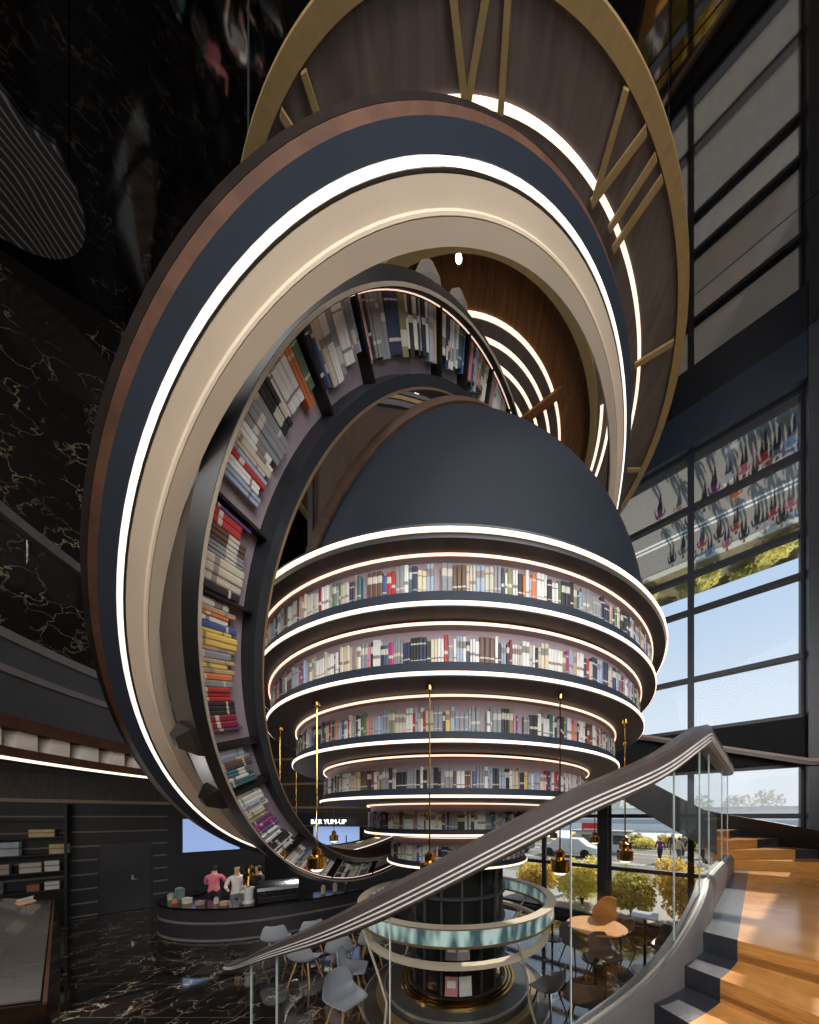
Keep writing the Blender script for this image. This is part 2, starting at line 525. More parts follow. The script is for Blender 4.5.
# ------------------------------------------------------------------ outside: mirrored canopy, street, planting
m, nt, N, L, b = nodes('mirror_canopy')
b.inputs['Base Color'].default_value = (0.62, 0.66, 0.68, 1); b.inputs['Metallic'].default_value = 1; b.inputs['Roughness'].default_value = 0.025
tc = N.new('ShaderNodeTexCoord'); nz = N.new('ShaderNodeTexNoise'); nz.inputs['Scale'].default_value = 1.2
bp = N.new('ShaderNodeBump'); bp.inputs['Strength'].default_value = 0.012
canopy_m = m
mb = MB()
q = [wal(-14, 0.3), wal(14, 0.3), wal(14, 6.1), wal(-14, 6.1)]
mb.prism([(p.x, p.y) for p in q], 9.3 + EZ, 9.7 + EZ); struct('ceiling_canopy', mb, canopy_m)
asphalt = mat('asphalt', (118, 111, 102), 0.9, var=0.06, scale=3)


def strip(name, d0, d1, z, m, s0=-60, s1=70):
    mb = MB(); q = [wal(s0, d0), wal(s1, d0), wal(s1, d1), wal(s0, d1)]
    mb.prism([(p.x, p.y) for p in q], z + EZ - 0.1, z + EZ)
    return struct(name, mb, m)


strip('ground_plaza', 0.35, 6.0, -3.17, mat('plaza_paving', (150, 146, 140), 0.8))
strip('ground_street', 6.0, 21.6, -3.18, asphalt)
strip('ground_sidewalk', 21.6, 22.3, -3.14, mat('sidewalk_pale', (168, 162, 150), 0.85))
strip('ground_verge', 22.3, 34.0, -3.17, mat('verge_grass', (104, 92, 56), 0.95, var=0.5, scale=0.8))
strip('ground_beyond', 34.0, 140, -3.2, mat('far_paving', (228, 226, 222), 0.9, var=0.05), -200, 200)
for dd, ww in ((12.2, 0.14), (12.6, 0.14), (16.4, 0.1), (18.3, 0.14), (18.7, 0.14)):
    k += 1
    mb = MB(); mb.beam(wal(-60, dd, -3.17), wal(70, dd, -3.17), ww, 0.012); struct('trim_%d' % k, mb, mat('road_paint', (236, 232, 222), 0.8))


def leaf_blob(mb, c, rx, ry, rz, n, s, mi=1, seed=0):
    rg = random.Random(seed)
    for i in range(n):
        while True:
            p = Vector((rg.uniform(-1, 1), rg.uniform(-1, 1), rg.uniform(-1, 1)))
            if 0.25 < p.length < 1:
                break
        q = Vector(c) + Vector((p.x * rx, p.y * ry, p.z * rz))
        a = Vector((rg.gauss(0, 1), rg.gauss(0, 1), rg.gauss(0, 1))).normalized()
        e = a.cross(Vector((rg.gauss(0, 1), rg.gauss(0, 1), rg.gauss(0, 1)))).normalized()
        l = s * rg.uniform(0.7, 1.4)
        mb.add([q - a * l, q + e * l * 0.5, q + a * l, q - e * l * 0.5], [(0, 1, 2, 3)], 0)


bark = mat('bark', (90, 74, 58), 0.9)
def leafmat(name, rgb):
    m = mat(name, rgb, .8, var=.3, scale=9)
    nt = m.node_tree; b = nt.nodes['Principled BSDF']; out = nt.nodes['Material Output']
    tr = nt.nodes.new('ShaderNodeBsdfTranslucent'); mx = nt.nodes.new('ShaderNodeMixShader'); mx.inputs[0].default_value = .55
    src = b.inputs['Base Color'].links[0].from_socket
    nt.links.new(src, tr.inputs[0]); nt.links.new(b.outputs[0], mx.inputs[1]); nt.links.new(tr.outputs[0], mx.inputs[2]); nt.links.new(mx.outputs[0], out.inputs[0])
    return m


yell = [leafmat('leaf_yellow', (244, 222, 132)), leafmat('leaf_gold', (232, 204, 112)), leafmat('leaf_olive', (186, 180, 100))]


def bush(name, s, d, h, w, label, m, cat, group, seed, leaves=900, leaf=0.07, trunk=False):
    p = wal(s, d, -3.17)
    t = thing(name, label, cat, p, group)
    mb = MB()
    rg = random.Random(seed)
    if trunk:
        leaf_blob(mb, p + UZ * h * 0.68, w / 2, w / 2, h * 0.34, leaves, leaf, seed=seed)
    else:
        for k2 in range(5):
            a = k2 * 1.3 + seed
            leaf_blob(mb, p + Vector((math.cos(a) * w * 0.24, math.sin(a) * w * 0.24, h * (0.42 + 0.12 * (k2 % 3)))), w * 0.34, w * 0.34, h * 0.36, leaves // 5, leaf, seed=seed * 9 + k2)
    obj('foliage', mb, m, t, smooth=0, fixn=False)
    mb = MB()
    for k2 in range(1 if trunk else 4):
        a = k2 * 1.6 + seed
        mb.tube([p, p + Vector((math.cos(a) * w * 0.1, math.sin(a) * w * 0.1, h * 0.35)), p + Vector((math.cos(a) * w * 0.2, math.sin(a) * w * 0.2, h * 0.7))], [0.06 if trunk else 0.03, 0.04, 0.015], 6)
    obj('stem', mb, bark, t)
    return t


for i, (s, d, h, w) in enumerate(((3.0, 1.5, 1.75, 1.6), (4.7, 1.7, 1.5, 1.5), (1.45, 1.3, 1.5, 1.3), (0.1, 1.45, 1.95, 1.35), (-1.3, 1.5, 1.75, 1.3))):
    bush('yellow_shrub', s, d, h, w, ('yellow autumn shrub right outside the glass, behind the tall table near the globe', 'yellow shrub outside, partly hidden by the globe column, farthest along the glass',
         'low yellow-green shrub outside the glass between the two columns', 'tallest bright yellow shrub outside the lower window', 'yellow shrub outside beside the landing of the stairs')[i],
         yell[i % 2] if i != 2 else yell[2], 'shrub', 'yellow shrubs outside the window', i + 3, 3600, 0.07)
rg = random.Random(4)
for i in range(24):
    s = -24 + i * 1.45 + rg.uniform(-.3, .3); d = 23.6 + (i % 3) * 1.9
    bush('verge_shrub', s, d, rg.uniform(1.0, 1.7), rg.uniform(1.6, 2.4), 'rounded %s shrub on the verge across the street, %s counted along the road' % (('yellow', 'olive', 'golden')[i % 3], nth(i + 1)),
         yell[(0, 2, 1)[i % 3]], 'shrub', 'shrubs on the verge across the street', 40 + i, 420, 0.16)
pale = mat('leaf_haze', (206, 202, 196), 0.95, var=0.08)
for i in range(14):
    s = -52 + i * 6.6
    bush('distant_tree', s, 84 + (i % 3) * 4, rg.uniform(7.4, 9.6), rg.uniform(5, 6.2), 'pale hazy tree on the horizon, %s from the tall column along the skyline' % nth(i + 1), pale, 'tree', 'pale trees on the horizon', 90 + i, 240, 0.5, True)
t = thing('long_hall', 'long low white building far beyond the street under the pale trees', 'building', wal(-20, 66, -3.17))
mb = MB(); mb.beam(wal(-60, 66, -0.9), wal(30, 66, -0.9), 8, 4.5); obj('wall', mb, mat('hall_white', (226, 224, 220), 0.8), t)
mb = MB(); mb.beam(wal(-61, 65.8, 1.5), wal(31, 65.8, 1.5), 9.4, 0.35); obj('roof', mb, mat('hall_roof', (196, 196, 196), 0.7), t)
mb = MB(); mb.beam(wal(-60, 61.96, -1.2), wal(30, 61.96, -1.2), 0.05, 0.9); obj('window_band', mb, mat('hall_glass', (170, 178, 186), 0.2), t)
t = thing('kiosk', 'white roadside kiosk with a red sign board seen through the lower window', 'kiosk', wal(5.5, 20.0, -3.17))
mb = MB(); mb.beam(wal(3.5, 20, -2.3), wal(7.7, 20, -2.3), 2.4, 1.7); obj('body', mb, mat('kiosk_white', (222, 220, 214), 0.7), t)
mb = MB(); mb.beam(wal(3.1, 19.8, -1.38), wal(8.1, 19.8, -1.38), 3.0, 0.16); obj('roof', mb, mat('kiosk_roof', (150, 150, 150), 0.7), t)
mb = MB(); mb.beam(wal(4.9, 18.6, -1.0), wal(7.1, 18.6, -1.0), 0.1, 0.75); sg = obj('sign_board', mb, mat('sign_red', (206, 44, 36), 0.5), t)
mb = MB(); mb.beam(wal(5.05, 18.52, -1.2), wal(6.95, 18.52, -1.2), 0.06, 0.1); obj('white_line', mb, mat('road_paint', (236, 232, 222), 0.8), sg)
mb = MB()
for s in (4.1, 5.4, 6.7):
    mb.beam(wal(s - 0.45, 18.78, -2.1), wal(s + 0.45, 18.78, -2.1), 0.04, 0.8)
obj('shop_window', mb, mat('kiosk_dark', (60, 66, 76), 0.2), t)


def make_car(s, d, m, label):
    p = wal(s, d, -3.17); t = thing('parked_car', label, 'car', p, 'cars on the street outside')
    prof = [(-2.1, .35), (-2.15, .75), (-1.5, .92), (-.9, 1.42), (.7, 1.45), (1.35, .98), (2.05, .85), (2.15, .4)]
    mb = MB(); secs = []
    for w, ins in ((-.85, .06), (-.8, 0), (.8, 0), (.85, .06)):
        secs.append([p + WT * (x * (1 - ins)) + WN * w + UZ * (z - ins * .5) for x, z in prof])
    mb.sweep(secs); obj('body', mb, m, t)
    mb = MB(); secs = []
    for w in (-.83, .83):
        secs.append([p + WT * x + WN * w * 1.02 + UZ * z for x, z in ((-1.3, .95), (-.85, 1.36), (.65, 1.38), (1.2, .98))])
    mb.sweep(secs); obj('side_glass', mb, mat('kiosk_dark', (60, 66, 76), 0.2), t)
    for x in (-1.35, 1.35):
        for w in (-.78, .78):
            mb = MB(); cc = p + WT * x + WN * w + UZ * .33
            mb.rev([(.0, -.1), (.33, -.1), (.33, .1), (.0, .1)], (cc, WT, UZ, WN), 0, 360, 16); obj('wheel', mb, black, t)


for i, (s, d, c) in enumerate(((7.0, 14.2, (232, 232, 230)), (12.4, 14.4, (70, 74, 84)), (17.5, 14.3, (222, 222, 220)))):
    make_car(s, d, mat('car_paint_%d' % i, c, 0.25), ('white car on the street outside, left of the red kiosk sign', 'dark grey car on the street outside behind the globe column',
             'white car farthest along the street beyond the globe')[i])


# ------------------------------------------------------------------ people
skin = mat('skin', (206, 160, 132), 0.6, var=0.05)
hairm = mat('hair_dark', (34, 26, 22), 0.6)


def body_mesh(name, pose, mats, zones):
    """grow one continuous figure from joints with the skin modifier; material by height zone"""
    J = pose['J']; ed = pose['E']; names = list(J)
    me = bpy.data.meshes.new(name + '_cage')
    me.from_pydata([J[n][:3] for n in names], [(names.index(a), names.index(c)) for a, c in ed], [])
    o = bpy.data.objects.new(name + '_cage', me); C.objects.link(o)
    md = o.modifiers.new('Skin', 'SKIN')
    sv = me.skin_vertices[0].data
    for i, n in enumerate(names):
        sv[i].radius = (J[n][3], J[n][4] if len(J[n]) > 4 else J[n][3]); sv[i].use_root = (n == 'pelvis')
    sub = o.modifiers.new('Sub', 'SUBSURF'); sub.levels = 1; sub.render_levels = 1
    bpy.context.view_layer.update()
    ev = o.evaluated_get(bpy.context.evaluated_depsgraph_get())
    r = bpy.data.meshes.new_from_object(ev)
    bpy.data.objects.remove(o)
    r.name = name
    r.materials.clear()
    for m in mats:
        r.materials.append(m)
    for p in r.polygons:
        p.use_smooth = True
        p.material_index = zones(p.center)
    return r


def pose_of(kind):
    J = {'pelvis': (0, 0, .95, .15, .12), 'waist': (0, 0, 1.1, .135, .10), 'chest': (0, 0, 1.30, .165, .115), 'neck': (0, .0, 1.47, .06), 'chin': (0, -.01, 1.56, .065),
         'head': (0, -.01, 1.65, .095, .105), 'crown': (0, .0, 1.73, .07)}
    E2 = [('pelvis', 'waist'), ('waist', 'chest'), ('chest', 'neck'), ('neck', 'chin'), ('chin', 'head'), ('head', 'crown')]
    for s, n in ((-1, 'l'), (1, 'r')):
        if kind == 'walk':
            f = .24 * s
        else:
            f = .02 * s
        J['hip' + n] = (s * .09, 0, .88, .10); J['knee' + n] = (s * .10, -.05 - f * .6, .48, .07); J['ank' + n] = (s * .10, f * -1.0 + .03, .09, .045); J['toe' + n] = (s * .115, -f - .13, .04, .04)
        J['sh' + n] = (s * .18, 0, 1.40, .065)
        if kind == 'work':
            J['elb' + n] = (s * .25, -.12, 1.16, .045); J['wri' + n] = (s * .16, -.36, 1.12, .032); J['hand' + n] = (s * .13, -.45, 1.10, .036)
        elif kind == 'walk':
            J['elb' + n] = (s * .24, .06 + f * .4, 1.14, .045); J['wri' + n] = (s * .24, -.08 + f * .8, .92, .032); J['hand' + n] = (s * .23, -.12 + f, .84, .036)
        else:
            J['elb' + n] = (s * .25, .03, 1.12, .045); J['wri' + n] = (s * .25, -.05, .88, .032); J['hand' + n] = (s * .24, -.07, .79, .036)
        E2 += [('pelvis', 'hip' + n), ('hip' + n, 'knee' + n), ('knee' + n, 'ank' + n), ('ank' + n, 'toe' + n), ('chest', 'sh' + n), ('sh' + n, 'elb' + n), ('elb' + n, 'wri' + n), ('wri' + n, 'hand' + n)]
    return {'J': J, 'E': E2}


def zone(sleeve):
    def z(c):
        if c.z > 1.56 and (c.y > -.045 or c.z > 1.69):
            return 3
        if c.z > 1.47:
            return 0
        if c.z < .10:
            return 3
        if abs(c.x) > .205 and c.z < sleeve:
            return 0
        if c.z < .96:
            return 2
        if abs(c.x) > .12 and c.y < -.25:
            return 0
        return 1
    return z


CLOTH = {'red': (168, 52, 54), 'pink': (214, 120, 132), 'white': (226, 224, 220), 'black': (34, 34, 38), 'purple': (120, 52, 112), 'blue': (86, 136, 182), 'orange': (222, 130, 60),
         'grey': (110, 112, 118), 'beige': (196, 176, 146), 'navy': (40, 50, 80), 'green': (84, 110, 84)}
PM = {}


def person_mesh(kind, top, low):
    key = (kind, top, low)
    if key not in PM:
        PM[key] = body_mesh('person', pose_of(kind), [skin, mat('cloth_' + top, CLOTH[top], 0.8), mat('cloth_' + low, CLOTH[low], 0.8), hairm], zone(1.0 if kind == 'walk' else .8))
    return PM[key]


def person(kind, top, low, loc, rz, label, group):
    o = bpy.data.objects.new('person', person_mesh(kind, top, low)); C.objects.link(o)
    o.location = loc; o.rotation_euler = (0, 0, rz)
    return tag(o, label, 'person', group)


def street(px, py):     # plan point on the street that the canopy mirrors at a picture point
    Y = 21.77 * 286 / (816 - py)
    return ((px - 463) / 286 * Y, Y)


tops = ['purple', 'beige', 'black', 'purple', 'grey', 'white', 'orange', 'pink', 'black', 'red', 'red', 'navy', 'white', 'blue', 'blue']
lows = ['black', 'grey', 'navy', 'black', 'black', 'navy', 'black', 'black', 'grey', 'black', 'navy', 'black', 'grey', 'navy', 'black']
xs1 = [660, 679, 690, 714, 704, 728, 736, 744, 755, 764, 769, 777, 786, 792, 801]
ys1 = [497, 493, 503, 471, 486, 459, 475, 449, 455, 437, 448, 430, 439, 420, 428]
for i in range(15):
    x, y = street(xs1[i], ys1[i])
    person('walk', tops[i], lows[i], (x, y, 0), R(-54 + (180 if i % 3 else 0)), 'person in %s top and %s trousers in the near street lane, %s along it' % (tops[i], lows[i], nth(i + 1)), 'people in the near lane of the street')
tops2 = ['black', 'grey', 'black', 'red', 'blue', 'black', 'pink', 'red', 'black', 'navy', 'white', 'red', 'black', 'pink', 'blue']
xs2 = [672, 683, 692, 702, 710, 719, 727, 736, 744, 757, 765, 773, 782, 791, 801]
ys2 = [545, 536, 543, 528, 537, 519, 528, 510, 519, 505, 509, 495, 502, 486, 494]
for i in range(15):
    x, y = street(xs2[i], ys2[i])
    person('walk' if i % 2 else 'stand', tops2[i], lows[(i * 4 + 1) % 15], (x, y, 0), R(-54 + (180 if i % 2 else 0)), 'person in %s top and %s trousers by the far sidewalk, %s along it' % (tops2[i], lows[(i * 4 + 1) % 15], nth(i + 1)), 'people by the far sidewalk')

# ================================================================== globe bookcase
G = thing('globe_bookcase', 'giant globe-shaped round bookcase with lit shelf rings and navy dome', 'bookcase', (AX, AY, 0))
# dome: spherical shell cut by a slanting plane
bm = bmesh.new()
bmesh.ops.create_uvsphere(bm, u_segments=128, v_segments=96, radius=2.88)
bmesh.ops.translate(bm, verts=bm.verts, vec=V(AX, AY, 2.45))
bmesh.ops.bisect_plane(bm, geom=bm.verts[:] + bm.edges[:] + bm.faces[:], plane_co=V(0, 0, 2.12), plane_no=(0, 0, 1), clear_inner=True)
pco = V(-.52, 2.55, 3.49); pn = (Vector((-1.31, 2.59, 2.45)) - Vector((-.52, 2.55, 3.49))).cross(Vector((1.5, 6.3, 4.67)) - Vector((-.52, 2.55, 3.49))).normalized()
if pn.x < 0:
    pn = -pn
res = bmesh.ops.bisect_plane(bm, geom=bm.verts[:] + bm.edges[:] + bm.faces[:], plane_co=pco, plane_no=pn, clear_inner=True)
me = bpy.data.meshes.new('dome')
bmesh.ops.translate(bm, verts=bm.verts, vec=-Vector((AX, AY, 0)))
bm.to_mesh(me); bm.free()
me.materials.append(mat('dome_navy', (30, 36, 44), 0.65, var=0.06, scale=2, spec=0.2))
for p in me.polygons:
    p.use_smooth = True
o = bpy.data.objects.new('dome', me); C.objects.link(o); o.parent = G
# brown rim along the cut (circle of the plane on the sphere)
sc = V(AX, AY, 2.45); dd = (pco - sc).dot(pn); cc = sc + pn * dd; rr = math.sqrt(2.88 ** 2 - dd ** 2)
ru = pn.cross(UZ).normalized(); rv = ru.cross(pn).normalized()
secs = []
cand = [cc + (math.cos(R(i)) * ru + math.sin(R(i)) * rv) * rr for i in range(0, 720, 2)]
st = next(i for i in range(1, 181) if cand[i].z >= 2.08 + EZ and cand[i - 1].z < 2.08 + EZ)
for i in range(st, st + 179):
    p = cand[i]
    if p.z < 2.08 + EZ:
        break
    e = (p - cc).normalized()
    secs.append([p + pn * .02 - e * .02, p + pn * .02 + e * .02, p - pn * .07 + e * .035, p - pn * .07 - e * .02])
if len(secs) > 3:
    mb = MB(); mb.sweep(secs); obj('dome_rim', mb, wood('dome_rim_wood', (58, 43, 34), (82, 62, 48), 0.5, 3, (3, 3, 3)), G)
# upright wooden drum wall behind the cut
pts = [(-2.03, 3.86, 5.48), (-1.7, 3.77, 5.43), (-1.2, 3.70, 5.32), (-.8, 3.67, 5.22), (-.42, 3.66, 5.10), (.1, 3.68, 4.95), (.6, 3.72, 4.85), (1.1, 3.80, 4.75), (1.5, 3.95, 4.2)]
mb = MB()
mb.sweep([[V(x, y, 2.1), V(x, y, z), V(x, y + .08, z), V(x, y + .08, 2.1)] for x, y, z in pts]); obj('drum_wall', mb, drumwood, G)
for off, hh, mm in ((.0, .07, greydk), (.09, .05, gold_dim), (.16, .05, greydk)):
    mb = MB(); mb.sweep([[V(x, y - .03, z + off), V(x, y - .03, z + off + hh), V(x, y + .08, z + off + hh), V(x, y + .08, z + off)] for x, y, z in pts]); obj('drum_trim', mb, mm, G)
mb = MB(); mb.sweep([[V(x, y - .05, 2.12), V(x, y - .05, z - .05), V(x, y + .12, z - .05), V(x, y + .12, 2.12)] for x, y, z in [(-2.08, 3.88, 5.6), (-2.0, 3.85, 5.6)]]); obj('drum_edge', mb, black, G)

T = [dict(s=2.06, rin=2.96, rout=3.00, led=1.645, top=1.77, hb=0.211),
     dict(s=1.60, rin=2.84, rout=2.875, led=1.166, top=1.28, hb=0.216),
     dict(s=1.13, rin=2.54, rout=2.585, led=.692, top=.79, hb=0.216),
     dict(s=.645, rin=2.19, rout=2.24, led=.205, top=.295, hb=0.216),
     dict(s=.165, rin=1.56, rout=1.60, led=-.25, top=-.175, hb=0.225),
     dict(s=-.30, rin=1.20, rout=1.24, led=-.74, top=-.66, hb=0.225)]
# crown ledge
mb = MB(); mb.rev([(2.6, 2.06), (3.085, 2.06), (3.10, 2.15), (2.6, 2.17)], hfr(0), n=160, mi=[0, 1, 1, 0]); obj('crown_ledge', mb, [soffit_m, navy_dk], G)
mb = MB(); mb.rev([(3.10, 2.086), (3.114, 2.086), (3.114, 2.116), (3.10, 2.116)], hfr(0), n=160); obj('led_strip', mb, ledw, G)
ORD = ['top', 'second', 'third', 'fourth', 'fifth', 'lowest']
for i, t in enumerate(T):
    nxt = T[i + 1]['rin'] - .40 if i < 5 else .75
    # inner LED line hung at the soffit
    mb = MB(); mb.rev([(t['rin'] - .008, t['s'] - .016), (t['rin'] + .004, t['s'] - .016), (t['rin'] + .004, t['s'] + .004), (t['rin'] - .008, t['s'] + .004)], hfr(0), n=144); obj('led_strip', mb, ledp, G)
    rb = t['rout'] - .10
    mb = MB(); mb.rev([(rb - .03, t['top'] - .02), (rb, t['top'] - .02), (rb, t['s'] - .025), (t['rin'] - .010, t['s'] - .006), (t['rin'] - .010, t['s'] + .002), (rb - .03, t['s'] + .02)], hfr(0), n=144); obj('back_panel', mb, mauve, G)
    zb = t['led'] - .024
    mb = MB(); mb.rev([(nxt, zb), (t['rout'] - .012, zb), (t['rout'] - .012, t['led'] + .028), (t['rout'] - .04, t['led'] + .03), (t['rout'] - .045, t['top']), (nxt, t['top'])], hfr(0), n=160, mi=[0, 1, 1, 1, 1, 1])
    obj('shelf_board', mb, [soffit_m, navy], G)
    mb = MB(); mb.rev([(t['rout'] - .012, t['led'] - .014), (t['rout'] + .0, t['led'] - .014), (t['rout'] + .0, t['led'] + .015), (t['rout'] - .012, t['led'] + .015)], hfr(0), n=160); obj('led_strip', mb, ledw, G)
# column below the shelves
mb = MB(); mb.rev([(.0, -.78), (.79, -.78), (.79, -2.80), (.0, -2.80)], hfr(0), n=48); obj('column_drum', mb, black, G)
for i in range(16):
    a = R(i * 22.5 + 6)
    mb = MB(); e = Vector((math.cos(a), math.sin(a), 0))
    mb.box(V(AX, AY, -1.78) + e * .8, (.05, .035, 1.98), Matrix.Rotation(a, 3, 'Z')); obj('column_fin', mb, greydk, G)
for z in (-.82, -1.28, -1.75, -2.33):
    mb = MB(); mb.rev([(.7, z - .02), (.86, z - .02), (.86, z + .02), (.7, z + .02)], hfr(0), n=64); obj('column_band', mb, greydk, G)
# stepped base
B0 = thing('round_plinth', 'stepped round black plinth with gold and silver rings under the globe column', 'plinth', (AX, AY, 0))
mb = MB(); mb.rev([(0, -3.17), (1.64, -3.17), (1.64, -3.06), (0, -3.06)], hfr(0), n=96); obj('lower_step', mb, mat('plinth_grey', (66, 64, 62), 0.28), B0)
mb = MB(); mb.rev([(1.30, -3.06), (1.42, -3.06), (1.42, -2.97), (1.30, -2.97)], hfr(0), n=96); obj('tan_ring', mb, gold_dim, B0)
mb = MB(); mb.rev([(0, -3.06), (1.27, -3.06), (1.27, -2.85), (0, -2.85)], hfr(0), n=96); obj('upper_step', mb, mat('plinth_grey', (66, 64, 62), 0.28), B0)
mb = MB(); mb.rev([(1.262, -2.875), (1.285, -2.875), (1.285, -2.84), (1.262, -2.84)], hfr(0), n=96); obj('silver_edge', mb, silver, B0)
mb = MB(); mb.rev([(1.615, -3.085), (1.645, -3.085), (1.645, -3.055), (1.615, -3.055)], hfr(0), n=96); obj('silver_edge', mb, silver, B0)
for r0, r1, z in ((.86, .89, -2.82), (.92, .95, -2.83), (.98, 1.02, -2.84)):
    mb = MB(); mb.rev([(r0, z - .02), (r1, z - .02), (r1, z + .02), (r0, z + .02)], hfr(0), n=96); obj('gold_ring', mb, brass, B0)
# ring-shaped display counter
K = thing('ring_display_counter', 'ring-shaped display counter with cream rim and lit teal glass around the column', 'counter', (AX, AY, 0))
mb = MB(); mb.rev([(1.56, -1.42), (1.68, -1.42), (1.71, -1.385), (1.56, -1.385)], hfr(0), n=96); obj('rim', mb, cream2, K)
m, nt, N, L, b = nodes('teal_lit_glass')
tc = N.new('ShaderNodeTexCoord'); wv = N.new('ShaderNodeTexNoise'); wv.inputs['Scale'].default_value = 7; wv.inputs['Detail'].default_value = 1
mp = N.new('ShaderNodeMapping'); mp.inputs['Scale'].default_value = (1, 1, .25)
cr = N.new('ShaderNodeValToRGB'); cr.color_ramp.elements[0].position = .38; cr.color_ramp.elements[1].position = .62
cr.color_ramp.elements[0].color = lin((70, 96, 100)) + (1,); cr.color_ramp.elements[1].color = lin((190, 214, 208)) + (1,)
L.new(tc.outputs['Object'], mp.inputs[0]); L.new(mp.outputs[0], wv.inputs['Vector']); L.new(wv.outputs['Fac'], cr.inputs[0])
L.new(cr.outputs[0], b.inputs['Base Color']); L.new(cr.outputs[0], b.inputs['Emission Color']); b.inputs['Emission Strength'].default_value = .35; b.inputs['Roughness'].default_value = .15
mb = MB(); mb.rev([(1.60, -1.62), (1.665, -1.62), (1.68, -1.42), (1.60, -1.42)], hfr(0), n=96); obj('lit_glass_band', mb, m, K)
mb = MB(); mb.rev([(1.56, -1.65), (1.68, -1.65), (1.68, -1.62), (1.56, -1.62)], hfr(0), n=96); obj('lower_edge', mb, gold_dim, K)
mb = MB(); mb.rev([(1.50, -1.955), (1.60, -1.955), (1.60, -1.895), (1.50, -1.895)], hfr(0), n=96); obj('foot_ring', mb, cream2, K)
for i in range(4):
    a = R(i * 90 - 150); e = Vector((math.cos(a), math.sin(a), 0)); f = Vector((-math.sin(a), math.cos(a), 0)); c0 = V(AX, AY, 0)
    mb = MB(); mb.tube([c0 + e * 1.66 - UZ * 1.68, c0 + e * 1.60 + f * .12 - UZ * 1.92, c0 + e * 1.50 + f * .3 - UZ * 2.3, c0 + e * 1.4 + f * .42 - UZ * 2.7, c0 + e * 1.46 + f * .5 - UZ * 3.06], .018, 8); obj('leg', mb, cream2, K)

# ------------------------------------------------------------------ books
PAL = {'white': (204, 204, 200), 'cream': (198, 188, 164), 'ivory': (180, 173, 156), 'grey': (128, 130, 134), 'pale blue': (146, 160, 178), 'navy': (42, 50, 78), 'blue': (60, 82, 132),
       'teal': (58, 96, 102), 'green': (84, 110, 82), 'olive': (126, 122, 84), 'yellow': (204, 174, 88), 'orange': (190, 106, 58), 'red': (160, 46, 46), 'crimson': (122, 32, 46),
       'pink': (190, 116, 138), 'purple': (98, 68, 116), 'brown': (92, 68, 54), 'black': (40, 38, 40), 'tan': (168, 142, 112), 'magenta': (156, 48, 104)}
WTS = {'white': 15, 'cream': 5, 'ivory': 8, 'grey': 10, 'pale blue': 8, 'navy': 7, 'blue': 3, 'teal': 2, 'green': 1.2, 'olive': 1.5, 'yellow': 1, 'orange': 1.2, 'red': 2.2, 'crimson': 1.4, 'pink': 1.2,
       'purple': .8, 'brown': 4.5, 'black': 8, 'tan': 2.5, 'magenta': .7}
names_c = list(PAL); wts = [WTS[c] for c in names_c]
BK = {c: mat('book_' + c.replace(' ', '_'), PAL[c], 0.55, var=0.05, scale=20) for c in names_c}
paper = mat('book_paper', (224, 216, 198), 0.8, var=0.05, scale=40)
bandm = {True: mat('book_band_light', (186, 180, 168), 0.6), False: mat('book_band_dark', (128, 118, 114), 0.6)}
bknames = names_c + ['paper', 'light', 'dark']


def book_geo(w, h, d, col, style, M=None):
    """book standing at the origin: spine towards -Y, width along X"""
    mb = MB()
    ci = names_c.index(col); light = sum(PAL[col]) < 400
    bi = len(names_c) + (1 if light else 2)
    zs = {0: [0, .16, .22, 1], 1: [0, .55, .82, 1], 2: [0, .1, .13, .72, .78, 1], 3: [0, .3, .42, 1]}[style]
    on = {0: {1}, 1: {1}, 2: {1, 3}, 3: {1}}[style]
    xs = [(-w / 2, .006), (-w * .3, 0), (w * .3, 0), (w / 2, .006)]
    vs = []
    for z in zs:
        vs += [(x, y, z * h) for x, y in xs]
    fs = []; mm = []
    for i in range(len(zs) - 1):
        for j in range(3):
            fs.append((i * 4 + j, i * 4 + j + 1, (i + 1) * 4 + j + 1, (i + 1) * 4 + j)); mm.append(bi if i in on else ci)
    mb.add(vs, fs, mm)
    hw = w / 2
    mb.add([(-hw, .006, 0), (-hw, d, 0), (-hw, d, h), (-hw, .006, h)], [(0, 1, 2, 3)], ci)
    mb.add([(hw, .006, 0), (hw, d, 0), (hw, d, h), (hw, .006, h)], [(3, 2, 1, 0)], ci)
    q = hw * .84
    mb.add([(-q, .005, h * .985), (q, .005, h * .985), (q, d * .97, h * .985), (-q, d * .97, h * .985), (-q, .005, h * .015), (q, .005, h * .015), (q, d * .97, h * .015), (-q, d * .97, h * .015)],
           [(0, 1, 2, 3), (7, 6, 5, 4), (2, 6, 7, 3)], len(names_c))
    if M is not None:
        mb.v = [tuple(M @ Vector(v)) for v in mb.v]
    return mb


BMATS = [BK[c] for c in names_c] + [paper, bandm[True], bandm[False]]
BLIB = {}


def book_mesh(w, h, d, col, style):
    key = (round(w, 3), round(h, 3), col, style)
    if key not in BLIB:
        mb = book_geo(w, h, d, col, style)
        used = sorted(set(mb.mi)); mb.mi = [used.index(i) for i in mb.mi]
        BLIB[key] = mesh_of('book', mb, [BMATS[i] for i in used], smooth=0, fixn=True)
    return BLIB[key]


BOOKS = []     # (area, matrix, w, h, d, col, style, place text, ordinal)


def proj_area(p, n, w, h):
    v = Vector((p.x, p.y, p.z - EZ))
    if v.y < .2:
        return 0
    fac = max(0.0, -(v.normalized().dot(n)))
    return w * h * fac * (286 / v.length) ** 2


THK = [.022, .026, .030, .036, .044]
HTS = [.82, .9, 1.0, 1.06]


def pick(rg, prev, bright=1.0):
    if prev and rg.random() < .25:
        return prev
    return rg.choices(names_c, wts)[0]


